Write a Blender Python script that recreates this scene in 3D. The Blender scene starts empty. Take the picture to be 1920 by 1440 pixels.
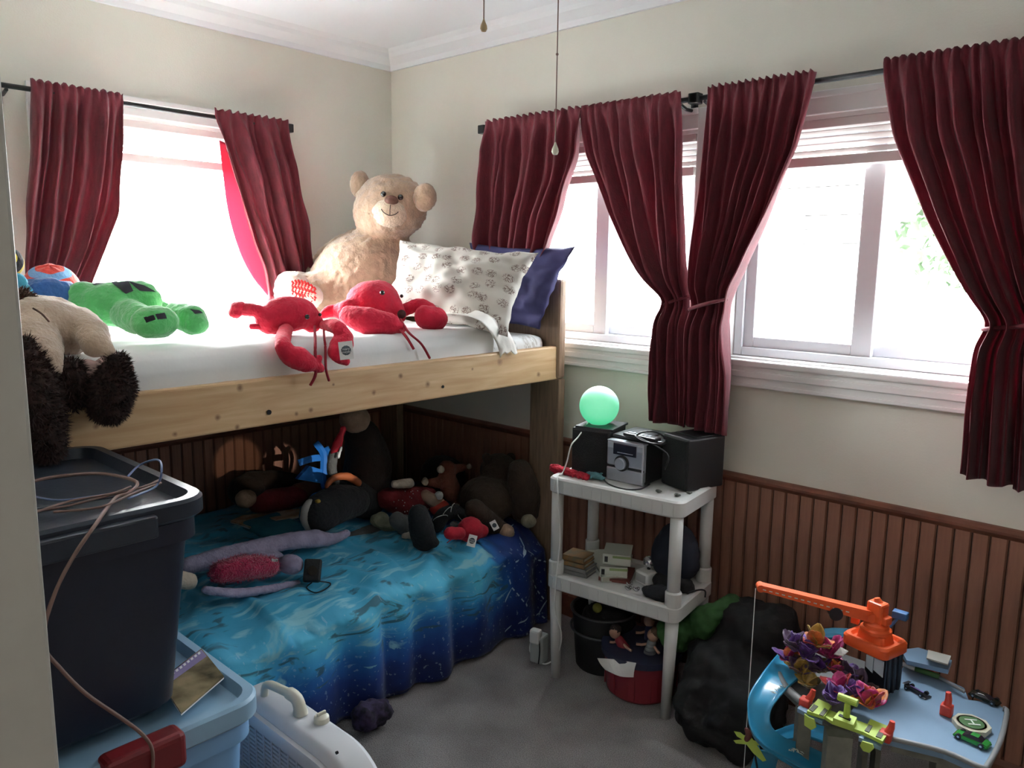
import bpy, bmesh, math, random
from mathutils import Vector, Matrix, Euler, noise
random.seed(7)
PI = math.pi
V = Vector
# ------------------------------------------------------------------ camera, world, light
CAM = V((3.0678, -2.4721, 1.4764)); FPX = 1457.0
YAW, PITCH, ROLL = math.radians(-42.42), math.radians(-8.92), math.radians(-0.752)
_f = V((math.sin(YAW)*math.cos(PITCH), math.cos(YAW)*math.cos(PITCH), math.sin(PITCH)))
_r = _f.cross(V((0, 0, 1))).normalized(); _d = _f.cross(_r)
_c, _s = math.cos(ROLL), math.sin(ROLL)
RX = _c*_r + _s*_d; DY = -_s*_r + _c*_d
sc = bpy.context.scene
cd = bpy.data.cameras.new('camera'); cam = bpy.data.objects.new('camera', cd)
sc.collection.objects.link(cam)
cd.lens = FPX/1920*36; cd.sensor_width = 36; cd.clip_start = .02
m3 = Matrix((RX, -DY, -_f)).transposed()
cam.matrix_world = Matrix.Translation(CAM) @ m3.to_4x4()
sc.camera = cam
sc.view_settings.view_transform = 'Standard'; sc.view_settings.look = 'None'
sc.view_settings.gamma = 1; sc.view_settings.use_curve_mapping = False
sc.view_settings.exposure = 0.83
w = bpy.data.worlds.new('sky'); sc.world = w; w.use_nodes = True
bg = w.node_tree.nodes['Background']
# hazy overcast sky, smoothly brighter and warmer towards the sun's side (-X, beyond the bed window)
_nt = w.node_tree; _tc = _nt.nodes.new('ShaderNodeTexCoord'); _dt = _nt.nodes.new('ShaderNodeVectorMath'); _dt.operation = 'DOT_PRODUCT'
_dt.inputs[1].default_value = (-.98, -.05, .19); _nt.links.new(_tc.outputs['Generated'], _dt.inputs[0])
_mr = _nt.nodes.new('ShaderNodeMapRange'); _mr.interpolation_type = 'SMOOTHSTEP'; _nt.links.new(_dt.outputs['Value'], _mr.inputs[0])
_mr.inputs[1].default_value = -.2; _mr.inputs[2].default_value = 1.0; _mr.inputs[3].default_value = 0; _mr.inputs[4].default_value = 1
_ms = _nt.nodes.new('ShaderNodeMath'); _ms.operation = 'MULTIPLY_ADD'; _nt.links.new(_mr.outputs[0], _ms.inputs[0]); _ms.inputs[1].default_value = 60; _ms.inputs[2].default_value = 6.5
_nt.links.new(_ms.outputs[0], bg.inputs[1])
_mc = _nt.nodes.new('ShaderNodeMixRGB'); _nt.links.new(_mr.outputs[0], _mc.inputs[0]); _mc.inputs[1].default_value = (.86, .94, 1.0, 1); _mc.inputs[2].default_value = (.97, .985, 1.0, 1)
_nt.links.new(_mc.outputs[0], bg.inputs[0])
C = sc.collection

def area(name, loc, rot, sx, sy, energy, color=(1, 1, 1), portal=False):
    l = bpy.data.lights.new(name, 'AREA'); l.shape = 'RECTANGLE'; l.size = sx; l.size_y = sy
    l.energy = energy; l.color = color
    o = bpy.data.objects.new(name, l); o.location = loc; o.rotation_euler = rot; C.objects.link(o)
    if portal: l.cycles.is_portal = True
    return o
# portals in the three window openings (sampling aids for the daylight)
area('window_portal', (-.1, -1.1, 1.525), (0, -PI/2, 0), .94, .84, 1, portal=True)
area('window_portal', (1.265, .1, 1.545), (-PI/2, 0, 0), .84, .80, 1, portal=True)
area('window_portal', (2.36, .1, 1.545), (-PI/2, 0, 0), 1.14, .80, 1, portal=True)
# unseen soft fill added under the hallway ceiling behind the camera
area('hallway_fill_light', (3.2, -3.4, 2.36), (0, 0, 0), .5, .5, 5, (1, .93, .84))

# ------------------------------------------------------------------ picture helpers
def ray(px, py): return (RX*((px-960)/FPX) + DY*((py-720)/FPX) + _f)
def at(px, py, x=None, y=None, z=None):
    d = ray(px, py)
    if x is not None: t = (x-CAM.x)/d.x
    elif y is not None: t = (y-CAM.y)/d.y
    else: t = (z-CAM.z)/d.z
    return CAM + d*t
def proj(p):
    q = V(p)-CAM; w_ = q.dot(_f)
    return (q.dot(RX)/w_*FPX+960, q.dot(DY)/w_*FPX+720)
def zat(p, py):            # height on the vertical through p that shows at picture row py
    lo, hi = -1.0, 3.0
    for _ in range(40):
        m = (lo+hi)/2
        if proj((p[0], p[1], m))[1] > py: lo = m
        else: hi = m
    return m
def rr(p, px): return px*(V(p)-CAM).dot(_f)/FPX

# two narrow spots added inside the room, imitating sun patches under the upper bunk
for (tgt, src, deg, en, col) in ((at(606, 868, x=.47), (4.0, -1.35, 1.42), 2.4, 190, (1, .95, .88)), (at(447, 868, x=.02), (4.0, -1.45, 1.40), 3.2, 60, (1, .80, .55))):
    sl = bpy.data.lights.new('sun_patch_spot', 'SPOT'); sl.energy = en; sl.spot_size = math.radians(deg); sl.spot_blend = .35; sl.shadow_soft_size = .01; sl.color = col
    so = bpy.data.objects.new('sun_patch_spot', sl); C.objects.link(so); so.location = src
    so.rotation_euler = (V(src)-tgt).to_track_quat('Z', 'Y').to_euler()

# ------------------------------------------------------------------ materials
def srgb(c):
    return tuple(((v/255)/12.92 if v/255 <= .04045 else ((v/255+.055)/1.055)**2.4) for v in c)
_M = {}
def mat(name, col, rough=.6, var=.0, vs=20, bump=0., bs=60, metal=0., sheen=0., trans=0., emit=0., coat=0., alpha=1., col2=None, stretch=None, spec=.5):
    """procedural material: colour broken up by noise, noise relief"""
    if name in _M: return _M[name]
    m = bpy.data.materials.new(name); m.use_nodes = True; _M[name] = m
    nt = m.node_tree; b = nt.nodes['Principled BSDF']; out = nt.nodes['Material Output']
    b.inputs['Base Color'].default_value = (*col, 1); b.inputs['Roughness'].default_value = rough
    b.inputs['Metallic'].default_value = metal; b.inputs['Sheen Weight'].default_value = sheen
    b.inputs['Coat Weight'].default_value = coat; b.inputs['Specular IOR Level'].default_value = spec
    if sheen: b.inputs['Sheen Roughness'].default_value = .5
    tc = nt.nodes.new('ShaderNodeTexCoord'); mp = nt.nodes.new('ShaderNodeMapping')
    nt.links.new(tc.outputs['Object'], mp.inputs[0])
    if stretch: mp.inputs['Scale'].default_value = stretch
    if var or col2:
        n = nt.nodes.new('ShaderNodeTexNoise'); n.inputs['Scale'].default_value = vs; n.inputs['Detail'].default_value = 5
        nt.links.new(mp.outputs[0], n.inputs['Vector'])
        r = nt.nodes.new('ShaderNodeValToRGB'); nt.links.new(n.outputs[0], r.inputs[0])
        c2 = col2 if col2 else tuple(min(1, v*(1+var)) for v in col)
        c1 = col if col2 else tuple(v*(1-var) for v in col)
        r.color_ramp.elements[0].position = .35; r.color_ramp.elements[1].position = .65
        r.color_ramp.elements[0].color = (*c1, 1); r.color_ramp.elements[1].color = (*c2, 1)
        nt.links.new(r.outputs[0], b.inputs['Base Color'])
    if bump:
        n2 = nt.nodes.new('ShaderNodeTexNoise'); n2.inputs['Scale'].default_value = bs; n2.inputs['Detail'].default_value = 4
        nt.links.new(mp.outputs[0], n2.inputs['Vector'])
        bp = nt.nodes.new('ShaderNodeBump'); bp.inputs['Strength'].default_value = bump; bp.inputs['Distance'].default_value = .01
        nt.links.new(n2.outputs[0], bp.inputs['Height']); nt.links.new(bp.outputs[0], b.inputs['Normal'])
    if emit:
        b.inputs['Emission Color'].default_value = (*col, 1); b.inputs['Emission Strength'].default_value = emit
    if trans:
        tl = nt.nodes.new('ShaderNodeBsdfTranslucent'); tl.inputs[0].default_value = (*[min(1, c*1.6) for c in col], 1)
        mx = nt.nodes.new('ShaderNodeMixShader'); mx.inputs[0].default_value = trans
        nt.links.new(b.outputs[0], mx.inputs[1]); nt.links.new(tl.outputs[0], mx.inputs[2]); nt.links.new(mx.outputs[0], out.inputs[0])
    return m
def N(m, t, **kw):
    n = m.node_tree.nodes.new(t)
    for k, v in kw.items():
        if k in n.inputs.keys(): n.inputs[k].default_value = v
        else: setattr(n, k, v)
    return n
def Lk(m, a, b): m.node_tree.links.new(a, b)

WALLP = mat('cream_wall_paint', (.77, .745, .66), .85, var=.03, vs=2.5, bump=.08, bs=160)
CEIL = mat('white_ceiling_paint', (.88, .90, .93), .9, bump=.05, bs=120)
TRIMW = mat('white_trim_paint', (.80, .79, .78), .45, var=.02, vs=8)
VINYL = mat('white_vinyl', (.80, .82, .86), .35)
WOODW = mat('stained_beadboard', (.27, .125, .082), .5, var=.28, vs=9, bump=.15, bs=40, stretch=(3, 3, .35))
CAPW = mat('stained_cap', (.16, .06, .035), .45, var=.25, vs=12, stretch=(1, 1, 3))
BLACKM = mat('black_metal', (.012, .012, .014), .4, metal=.3)
BLIND = mat('blind_slats', (.72, .66, .64), .5)

def carpet():
    m = mat('grey_carpet', (.17, .15, .15), .95, bump=.9, bs=260, sheen=.2)
    b = m.node_tree.nodes['Principled BSDF']
    tc = N(m, 'ShaderNodeTexCoord'); n = N(m, 'ShaderNodeTexNoise', Scale=5.0, Detail=3.0)
    n2 = N(m, 'ShaderNodeTexNoise', Scale=320.0, Detail=3.0)
    Lk(m, tc.outputs['Object'], n.inputs[0]); Lk(m, tc.outputs['Object'], n2.inputs[0])
    r = N(m, 'ShaderNodeValToRGB'); r.color_ramp.elements[0].position = .3; r.color_ramp.elements[1].position = .7
    r.color_ramp.elements[0].color = (.25, .225, .22, 1); r.color_ramp.elements[1].color = (.44, .41, .40, 1)
    r2 = N(m, 'ShaderNodeValToRGB'); r2.color_ramp.elements[0].position = .3; r2.color_ramp.elements[1].position = .7
    r2.color_ramp.elements[0].color = (.35, .33, .33, 1); r2.color_ramp.elements[1].color = (1.15, 1.15, 1.15, 1)
    mx = N(m, 'ShaderNodeMixRGB', blend_type='MULTIPLY'); mx.inputs[0].default_value = 1
    Lk(m, n.outputs[0], r.inputs[0]); Lk(m, n2.outputs[0], r2.inputs[0])
    Lk(m, r.outputs[0], mx.inputs[1]); Lk(m, r2.outputs[0], mx.inputs[2]); Lk(m, mx.outputs[0], b.inputs['Base Color'])
    return m
CARPET = carpet()

def glass():
    m = bpy.data.materials.new('window_glass'); m.use_nodes = True; nt = m.node_tree
    nt.nodes.remove(nt.nodes['Principled BSDF'])
    t = N(m, 'ShaderNodeBsdfTransparent'); t.inputs[0].default_value = (.97, .98, .98, 1)
    g = N(m, 'ShaderNodeBsdfGlossy', Roughness=.02); mx = N(m, 'ShaderNodeMixShader'); mx.inputs[0].default_value = .05
    Lk(m, t.outputs[0], mx.inputs[1]); Lk(m, g.outputs[0], mx.inputs[2]); Lk(m, mx.outputs[0], nt.nodes['Material Output'].inputs[0])
    return m
GLASS = glass()

# ------------------------------------------------------------------ mesh helpers
class B:
    """collects shapes in world coordinates; becomes one mesh object"""
    def __init__(s): s.bm = bmesh.new()
    def _new(s, fn):
        n0 = len(s.bm.verts); s.bm.verts.ensure_lookup_table(); fn(); s.bm.verts.ensure_lookup_table()
        return s.bm.verts[n0:]
    def box(s, lo, hi, bev=0, M=None, seg=2):
        lo, hi = V(lo), V(hi); t = bmesh.new()
        bmesh.ops.create_cube(t, size=1)
        for v in t.verts: v.co = V([lo[i]+(v.co[i]+.5)*(hi[i]-lo[i]) for i in range(3)])
        if bev: bmesh.ops.bevel(t, geom=t.edges[:], offset=bev, segments=seg, affect='EDGES', profile=.5)
        if M is not None: t.transform(M)
        s.merge(t); return s
    def merge(s, t):
        me = bpy.data.meshes.new('t'); t.to_mesh(me); s.bm.from_mesh(me); bpy.data.meshes.remove(me); t.free()
    def sph(s, c, r, M=None, seg=20, rot=None):
        t = bmesh.new(); bmesh.ops.create_uvsphere(t, u_segments=seg, v_segments=max(6, seg*2//3), radius=1)
        r = (r, r, r) if not hasattr(r, '__len__') else r
        A = Matrix.Translation(V(c)) @ (rot.to_4x4() if rot else Matrix.Identity(4)) @ Matrix.Diagonal((*r, 1))
        t.transform(A)
        if M is not None: t.transform(M)
        s.merge(t); return s
    def cyl(s, a, b, r0, r1=None, seg=16, cap=True):
        a, b = V(a), V(b); r1 = r0 if r1 is None else r1
        d = b-a; t = bmesh.new()
        bmesh.ops.create_cone(t, cap_ends=cap, segments=seg, radius1=r0, radius2=r1, depth=d.length)
        t.transform(Matrix.Translation((a+b)/2) @ d.to_track_quat('Z', 'Y').to_matrix().to_4x4())
        s.merge(t); return s
    def tube(s, pts, r, seg=8, smooth=0):
        pts = [V(p) for p in pts]
        if smooth: pts = spline(pts, smooth)
        rs = r if hasattr(r, '__len__') else [r]*len(pts)
        if len(rs) != len(pts): rs = [rs[min(len(rs)-1, int(i*len(rs)/len(pts)))] for i in range(len(pts))]
        rings = []; up = V((.12, .31, .94))
        for i, p in enumerate(pts):
            d = (pts[min(i+1, len(pts)-1)]-pts[max(i-1, 0)])
            d = d.normalized() if d.length > 1e-9 else V((0, 0, 1))
            x = d.cross(up)
            if x.length < .05: x = d.cross(V((1, 0, 0)))
            x.normalize(); y = d.cross(x)
            rings.append([s.bm.verts.new(p+(x*math.cos(a)+y*math.sin(a))*rs[i]) for a in [2*PI*k/seg for k in range(seg)]])
        for a, b in zip(rings, rings[1:]):
            for k in range(seg): s.bm.faces.new((a[k], a[(k+1) % seg], b[(k+1) % seg], b[k]))
        s.bm.faces.new(rings[0][::-1]); s.bm.faces.new(rings[-1]); return s
    def prism(s, poly, vec):
        """closed polygon (3D points) extruded along vec"""
        vec = V(vec); a = [s.bm.verts.new(V(p)) for p in poly]; b = [s.bm.verts.new(V(p)+vec) for p in poly]
        n = len(a); s.bm.faces.new(a); s.bm.faces.new(b[::-1])
        for k in range(n): s.bm.faces.new((a[k], b[k], b[(k+1) % n], a[(k+1) % n]))
        return s
    def lathe(s, prof, c, seg=24, ax=None):
        c = V(c); R = ax.to_track_quat('Z', 'Y').to_matrix() if ax else Matrix.Identity(3)
        rings = [[s.bm.verts.new(c+R @ V((r*math.cos(2*PI*k/seg), r*math.sin(2*PI*k/seg), z))) for k in range(seg)] for r, z in prof]
        for a, b in zip(rings, rings[1:]):
            for k in range(seg): s.bm.faces.new((a[k], a[(k+1) % seg], b[(k+1) % seg], b[k]))
        s.bm.faces.new(rings[0][::-1]); s.bm.faces.new(rings[-1]); return s
    def grid(s, rows, closed=False):
        vs = [[s.bm.verts.new(V(p)) for p in r] for r in rows]
        for a, b in zip(vs, vs[1:]):
            for k in range(len(a)-1): s.bm.faces.new((a[k], a[k+1], b[k+1], b[k]))
        return s
def spline(pts, n):
    out = []; P = [pts[0]]+list(pts)+[pts[-1]]
    for i in range(1, len(P)-2):
        for k in range(n):
            t = k/n; a, b, c, d = P[i-1], P[i], P[i+1], P[i+2]
            out.append(.5*((2*b)+(c-a)*t+(2*a-5*b+4*c-d)*t*t+(3*b-a-3*c+d)*t**3))
    out.append(P[-2]); return out
ROOT = {}
def tag(o, label=None, cat=None, group=None, kind=None):
    if label: o['label'] = label
    if cat: o['category'] = cat
    if group: o['group'] = group
    if kind: o['kind'] = kind
    return o
def thing(name, label, cat, loc=(0, 0, 0), group=None, kind=None):
    o = bpy.data.objects.new(name, None); C.objects.link(o); o.location = loc; o.empty_display_size = .05
    ROOT[o] = V(loc); return tag(o, label, cat, group, kind)
def part(name, b, m, parent=None, smooth=False, kind=None, label=None, solid=0, sub=0, base=None):
    """links the collected shapes as ONE mesh object, origin at the parent's (or its own) base"""
    bm = b.bm if isinstance(b, B) else b
    bmesh.ops.recalc_face_normals(bm, faces=bm.faces[:])
    me = bpy.data.meshes.new(name)
    if parent is not None: off = ROOT[parent]
    elif base is not None: off = V(base)
    else:
        xs = [v.co for v in bm.verts]
        off = V(((min(v.x for v in xs)+max(v.x for v in xs))/2, (min(v.y for v in xs)+max(v.y for v in xs))/2, min(v.z for v in xs)))
    for v in bm.verts: v.co -= off
    bm.to_mesh(me); bm.free()
    if smooth: me.polygons.foreach_set('use_smooth', [True]*len(me.polygons))
    me.materials.append(m)
    o = bpy.data.objects.new(name, me); C.objects.link(o)
    if parent is not None: o.parent = parent
    else: o.location = off
    ROOT[o] = off
    if sub:
        md = o.modifiers.new('s', 'SUBSURF'); md.levels = md.render_levels = sub
    if solid:
        md = o.modifiers.new('t', 'SOLIDIFY'); md.thickness = solid; md.offset = 0
    if kind: o['kind'] = kind
    if label: o['label'] = label
    return o
def autosmooth(o, ang=35):
    me = o.data; me.polygons.foreach_set('use_smooth', [True]*len(me.polygons))
    bm = bmesh.new(); bm.from_mesh(me)
    for e in bm.edges:
        if len(e.link_faces) == 2 and e.calc_face_angle(0) > math.radians(ang): e.smooth = False
    bm.to_mesh(me); bm.free(); return o
def organic(name, shapes, m, parent=None, vox=.008, sm=4, disp=0., ds=30, label=None, base=None):
    """soft body: ellipsoids and tapered chains fused into one continuous surface"""
    t = B()
    for sh in shapes:
        if sh[0] == 'e': t.sph(sh[1], sh[2], seg=24, rot=sh[3] if len(sh) > 3 else None)
        else:
            pts = [V(p) for p in sh[1]]; rs = list(sh[2])
            n = 8; P = spline(pts, n) if len(pts) > 2 else [pts[0].lerp(pts[1], k/n) for k in range(n+1)]
            R = []
            for i in range(len(P)):
                u = i/n; k = min(int(u), len(rs)-2); R.append(rs[k]+(rs[k+1]-rs[k])*(u-k))
            t.tube(P, R, seg=16); t.sph(P[0], R[0], seg=16); t.sph(P[-1], R[-1], seg=16)
    me = bpy.data.meshes.new('t'); t.bm.to_mesh(me); t.bm.free()
    o = bpy.data.objects.new('t', me); C.objects.link(o)
    md = o.modifiers.new('r', 'REMESH'); md.mode = 'VOXEL'; md.voxel_size = vox
    if sm: s2 = o.modifiers.new('s', 'SMOOTH'); s2.iterations = sm; s2.factor = .5
    dg = bpy.context.evaluated_depsgraph_get(); dg.update()
    me2 = bpy.data.meshes.new_from_object(o.evaluated_get(dg)); bpy.data.objects.remove(o)
    bm = bmesh.new(); bm.from_mesh(me2); bpy.data.meshes.remove(me2); bm.normal_update()
    if disp:
        for v in bm.verts:
            v.co += v.normal*disp*(noise.noise(v.co*ds)+.6*noise.noise(v.co*ds*2.7))
    return part(name, bm, m, parent, smooth=True, label=label, base=base)
def fur(parent, src, n, length, m, name='fur', droop=.5, wid=.004):
    """short tufts growing from the surface of src (object in world placement via ROOT)"""
    me = src.data; off = ROOT[src]; t = B()
    for _ in range(n):
        p = me.polygons[random.randrange(len(me.polygons))]
        c = p.center+off; nn = (p.normal+V((random.uniform(-.6, .6), random.uniform(-.6, .6), random.uniform(-.6, .6)-droop))).normalized()
        s_ = nn.cross(V((random.random(), random.random(), random.random()))).normalized()*wid
        L = length*random.uniform(.6, 1.2)
        a = t.bm.verts.new(c-s_-p.normal*.004); b = t.bm.verts.new(c+s_-p.normal*.004); d = t.bm.verts.new(c+nn*L)
        t.bm.faces.new((a, b, d))
    return part(name, t, m, parent, kind='stuff')
def text(parent, s, size, M, m, name='lettering', ext=.0004):
    cu = bpy.data.curves.new('t', 'FONT'); cu.body = s; cu.size = size; cu.align_x = 'CENTER'; cu.align_y = 'CENTER'; cu.extrude = ext
    o = bpy.data.objects.new('t', cu); C.objects.link(o)
    dg = bpy.context.evaluated_depsgraph_get(); dg.update()
    me = bpy.data.meshes.new_from_object(o.evaluated_get(dg)); bpy.data.objects.remove(o)
    bm = bmesh.new(); bm.from_mesh(me); bm.transform(M)
    return part(name, bm, m, parent)
def facing(p, n, up=V((0, 0, 1)), roll=0):
    """matrix at p whose Z axis looks along n"""
    n = V(n).normalized(); x = up.cross(n).normalized(); y = n.cross(x)
    return Matrix.Translation(V(p)) @ Matrix((x, y, n)).transposed().to_4x4() @ Matrix.Rotation(roll, 4, 'Z')
def tocam(p): return (CAM-V(p)).normalized()

# ------------------------------------------------------------------ the room
XB, YF, H = 5.6, -2.32, 2.44
WT = .16
def struct(name, b, m, **kw): return part(name, b, m, kind='structure', **kw)
struct('floor', B().box((-.2, -4.3, -.05), (XB+.2, .2, 0)), CARPET)
struct('ceiling', B().box((-.2, -4.3, H), (XB+.2, .2, H+.05)), CEIL)
W1 = (-1.50, -.70, 1.06, 1.99)                # left wall window: y0,y1,z0,z1
W2 = (.86, 1.67, 1.155, 1.935); W3 = (1.80, 2.92, 1.155, 1.935)
b = B()
y0, y1, z0, z1 = W1
b.box((-WT, YF, 0), (0, y0, H)); b.box((-WT, y1, 0), (0, WT, H)); b.box((-WT, y0, 0), (0, y1, z0)); b.box((-WT, y0, z1), (0, y1, H))
WL = struct('wall_left', b, WALLP)
b = B()
b.box((0, 0, 0), (W2[0], WT, H)); b.box((W2[1], 0, 0), (W3[0], WT, H)); b.box((W3[1], 0, 0), (XB, WT, H))
for W in (W2, W3):
    b.box((W[0], 0, 0), (W[1], WT, W[2])); b.box((W[0], 0, W[3]), (W[1], WT, H))
WR = struct('wall_right', b, WALLP)
struct('wall_back', B().box((XB, -4.3, 0), (XB+.12, WT, H)), WALLP)
b = B(); b.box((-WT, YF-.12, 0), (2.47, YF, H)); b.box((3.42, YF-.12, 0), (XB, YF, H)); b.box((2.47, YF-.12, 2.05), (3.42, YF, H))
struct('wall_front', b, WALLP)
b = B(); b.box((1.9, YF-1.9, 0), (2.0, YF-.12, H)); b.box((1.9, -4.3, 0), (XB, -4.2, H))
struct('wall_hallway', b, WALLP)
# door jamb that shows at the picture's lower left
JW = mat('jamb_paint', (.55, .54, .50), .55, var=.03, vs=30)
b = B(); b.box((2.455, YF-.125, 0), (2.494, YF+.005, 2.08), bev=.003); b.box((3.40, YF-.125, 0), (3.44, YF+.012, 2.08), bev=.004)
b.box((2.455, YF-.125, 2.05), (3.44, YF+.012, 2.09), bev=.004)
struct('door_1', b, JW)
# crown moulding
def molding(p0, p1, prof, out, name, m):
    """profile (offset from wall, z) swept from p0 to p1"""
    t = B(); rows = [[V((p[0], p[1], 0))+V(out)*a+V((0, 0, z)) for a, z in prof] for p in (p0, p1)]
    t.grid([r+[r[0]] for r in rows]); t.bm.faces.new([t.bm.verts.new(v) for v in rows[0]]); t.bm.faces.new([t.bm.verts.new(v) for v in rows[1]][::-1])
    return struct(name, t, m)
crown = [(0, 2.365), (.012, 2.365), (.02, 2.385), (.055, 2.41), (.065, 2.425), (.085, 2.44), (0, 2.44)]
molding((0, YF), (0, 0), crown, (1, 0, 0), 'trim_1', CEIL)
molding((0, 0), (XB, 0), crown, (0, -1, 0), 'trim_2', CEIL)
# beadboard wainscot, one board at a time
ZW = .735
def bead(wall, n, start, step, axis, skip):
    me = None
    for k in range(n):
        u0 = start+k*step
        if me is None:
            t = bmesh.new()
            prof = [(0.0015, 0), (.0015, .004), (.005, .011), (step-.005, .011), (step-.0015, .004), (step-.0015, 0)]
            lo = [t.verts.new((a, -d, .02)) for a, d in prof]; hi = [t.verts.new((a, -d, ZW)) for a, d in prof]
            for i in range(5): t.faces.new((lo[i], lo[i+1], hi[i+1], hi[i]))
            t.faces.new(hi); bmesh.ops.recalc_face_normals(t, faces=t.faces[:])
            me = bpy.data.meshes.new('plank'); t.to_mesh(me); t.free(); me.materials.append(WOODW)
        o = bpy.data.objects.new('plank', me); C.objects.link(o); o.parent = wall
        p = V((u0, 0, 0)) if axis == 'x' else V((0, u0, 0))
        o.location = p-ROOT[wall]
        if axis == 'y': o.rotation_euler = (0, 0, PI/2)
WOODB = mat('beadboard_groove', (.05, .022, .013), .7)
part('backing_board', B().box((XB-.014, YF, .02), (XB, 0, ZW)), WOODW, bpy.data.objects['wall_back']); part('backing_board', B().box((.02, YF, .02), (2.45, YF+.010, ZW)).box((3.45, YF, .02), (XB-.02, YF+.010, ZW)), WOODW, bpy.data.objects['wall_front'])  # unseen dark boards added to back and front walls to cut bounce light
part('backing_board', B().box((0, -.0022, .02), (2.95, 0, ZW)).box((2.95, -.0022, .02), (XB-.02, 0, ZW)), WOODB, WR); part('backing_board', B().box((0, YF, .02), (.0022, 0, ZW)), WOODB, WL)
bead(WR, 122, .012, .0455, 'x', None)
bead(WL, 50, YF+.03, .0455, 'y', None)
cap = [(0, ZW-.004), (.012, ZW-.004), (.018, ZW+.004), (.024, ZW+.010), (.024, ZW+.018), (.010, ZW+.026), (0, ZW+.028)]
molding((0, 0), (XB, 0), cap, (0, -1, 0), 'trim_3', CAPW)
molding((0, YF), (0, 0), cap, (1, 0, 0), 'trim_4', CAPW)
base = [(0, 0), (.02, 0), (.02, .07), (.012, .085), (0, .09)]
molding((0.03, 0), (XB, 0), base, (0, -1, 0), 'baseboard_right', CAPW)
molding((0, YF), (0, 0), base, (1, 0, 0), 'baseboard_left', CAPW)

# ------------------------------------------------------------------ windows
def window(name, W, wall, mull=None, casing=.068, single=False):
    """sliding window in a local frame: u along wall, d out of room; wall 'r' (y=0) or 'l' (x=0)"""
    u0, u1, z0, z1 = W
    if wall == 'r': T = lambda u, d, z: V((u, d, z))
    else: T = lambda u, d, z: V((-d, u, z))
    root = thing(name, None, None, T((u0+u1)/2, 0, z0), kind='structure')
    def bx(bb, a, c, bev=.003):
        p, q = T(*a), T(*c); bb.box([min(p[i], q[i]) for i in range(3)], [max(p[i], q[i]) for i in range(3)], bev=bev)
    # liner of the opening
    t = B(); bx(t, (u0, 0, z0), (u0+.012, WT, z1), 0); bx(t, (u1-.012, 0, z0), (u1, WT, z1), 0); bx(t, (u0, 0, z1-.012), (u1, WT, z1), 0); bx(t, (u0, 0, z0), (u1, WT, z0+.012), 0)
    part('window_lining', t, TRIMW, root)
    # casing boards with moulded face
    for nm, a, c in (('side_casing', (u0-casing, -.018, z0), (u0+.002, 0, z1+casing)), ('side_casing', (u1-.002, -.018, z0), (u1+casing, 0, z1+casing)), ('head_casing', (u0, -.018, z1), (u1, 0, z1+casing))):
        t = B(); bx(t, a, c)
        if nm == 'head_casing': bx(t, (u0, -.026, z1+casing-.02), (u1, -.018, z1+casing))
        part(nm, t, TRIMW, root)
    t = B(); bx(t, (u0-casing-.02, -.032, z0-.016), (u1+casing+.02, .02, z0+.006), .005); part('window_sill', t, TRIMW, root)
    t = B(); bx(t, (u0-casing, -.022, z0-.085), (u1+casing, 0, z0-.014)); bx(t, (u0-casing, -.030, z0-.052), (u1+casing, -.02, z0-.030)); bx(t, (u0-casing, -.027, z0-.085), (u1+casing, -.02, z0-.072))
    part('apron', t, TRIMW, root)
    # outer vinyl frame
    f = .042; d0 = .045; d1 = .115
    t = B(); bx(t, (u0+.013, d0, z0+.013), (u0+f, d1, z1)); bx(t, (u1-f, d0, z0+.013), (u1-.013, d1, z1)); bx(t, (u0+f, d0+.001, z1-f), (u1-f, d1-.001, z1)); bx(t, (u0+f, d0+.001, z0+.013), (u1-f, d1-.001, z0+f))
    part('window_frame', t, VINYL, root)
    mu = mull if mull else (u0+u1)/2
    for k, (a, c, dd) in enumerate([(u0+f, u1-f, .07)] if single else [(u0+f, mu+.022, .058), (mu-.022, u1-f, .086)]):
        s_ = .036; sl_ = .036 if (single or k == 1) else .036; sr_ = .036 if (single or k == 1) else .062
        t = B(); bx(t, (a, dd, z0+f), (a+s_, dd+.024, z1-f)); bx(t, (c-sr_, dd, z0+f), (c, dd+.024, z1-f)); bx(t, (a+s_, dd+.001, z0+f), (c-sr_, dd+.023, z0+f+s_)); bx(t, (a+s_, dd+.001, z1-f-s_), (c-sr_, dd+.023, z1-f))
        sa = part('sash', t, VINYL, root)
        t = B(); bx(t, (a+.01, dd+.009, z0+f+.01), (c-.01, dd+.013, z1-f-.01), 0); part('glass_pane', t, GLASS, sa)
    return root, T
w1, T1 = window('window_1', W1, 'l', single=True); w2, T2 = window('window_2', W2, 'r', mull=1.235); w3, T3 = window('window_3', W3, 'r', mull=2.245)

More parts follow.
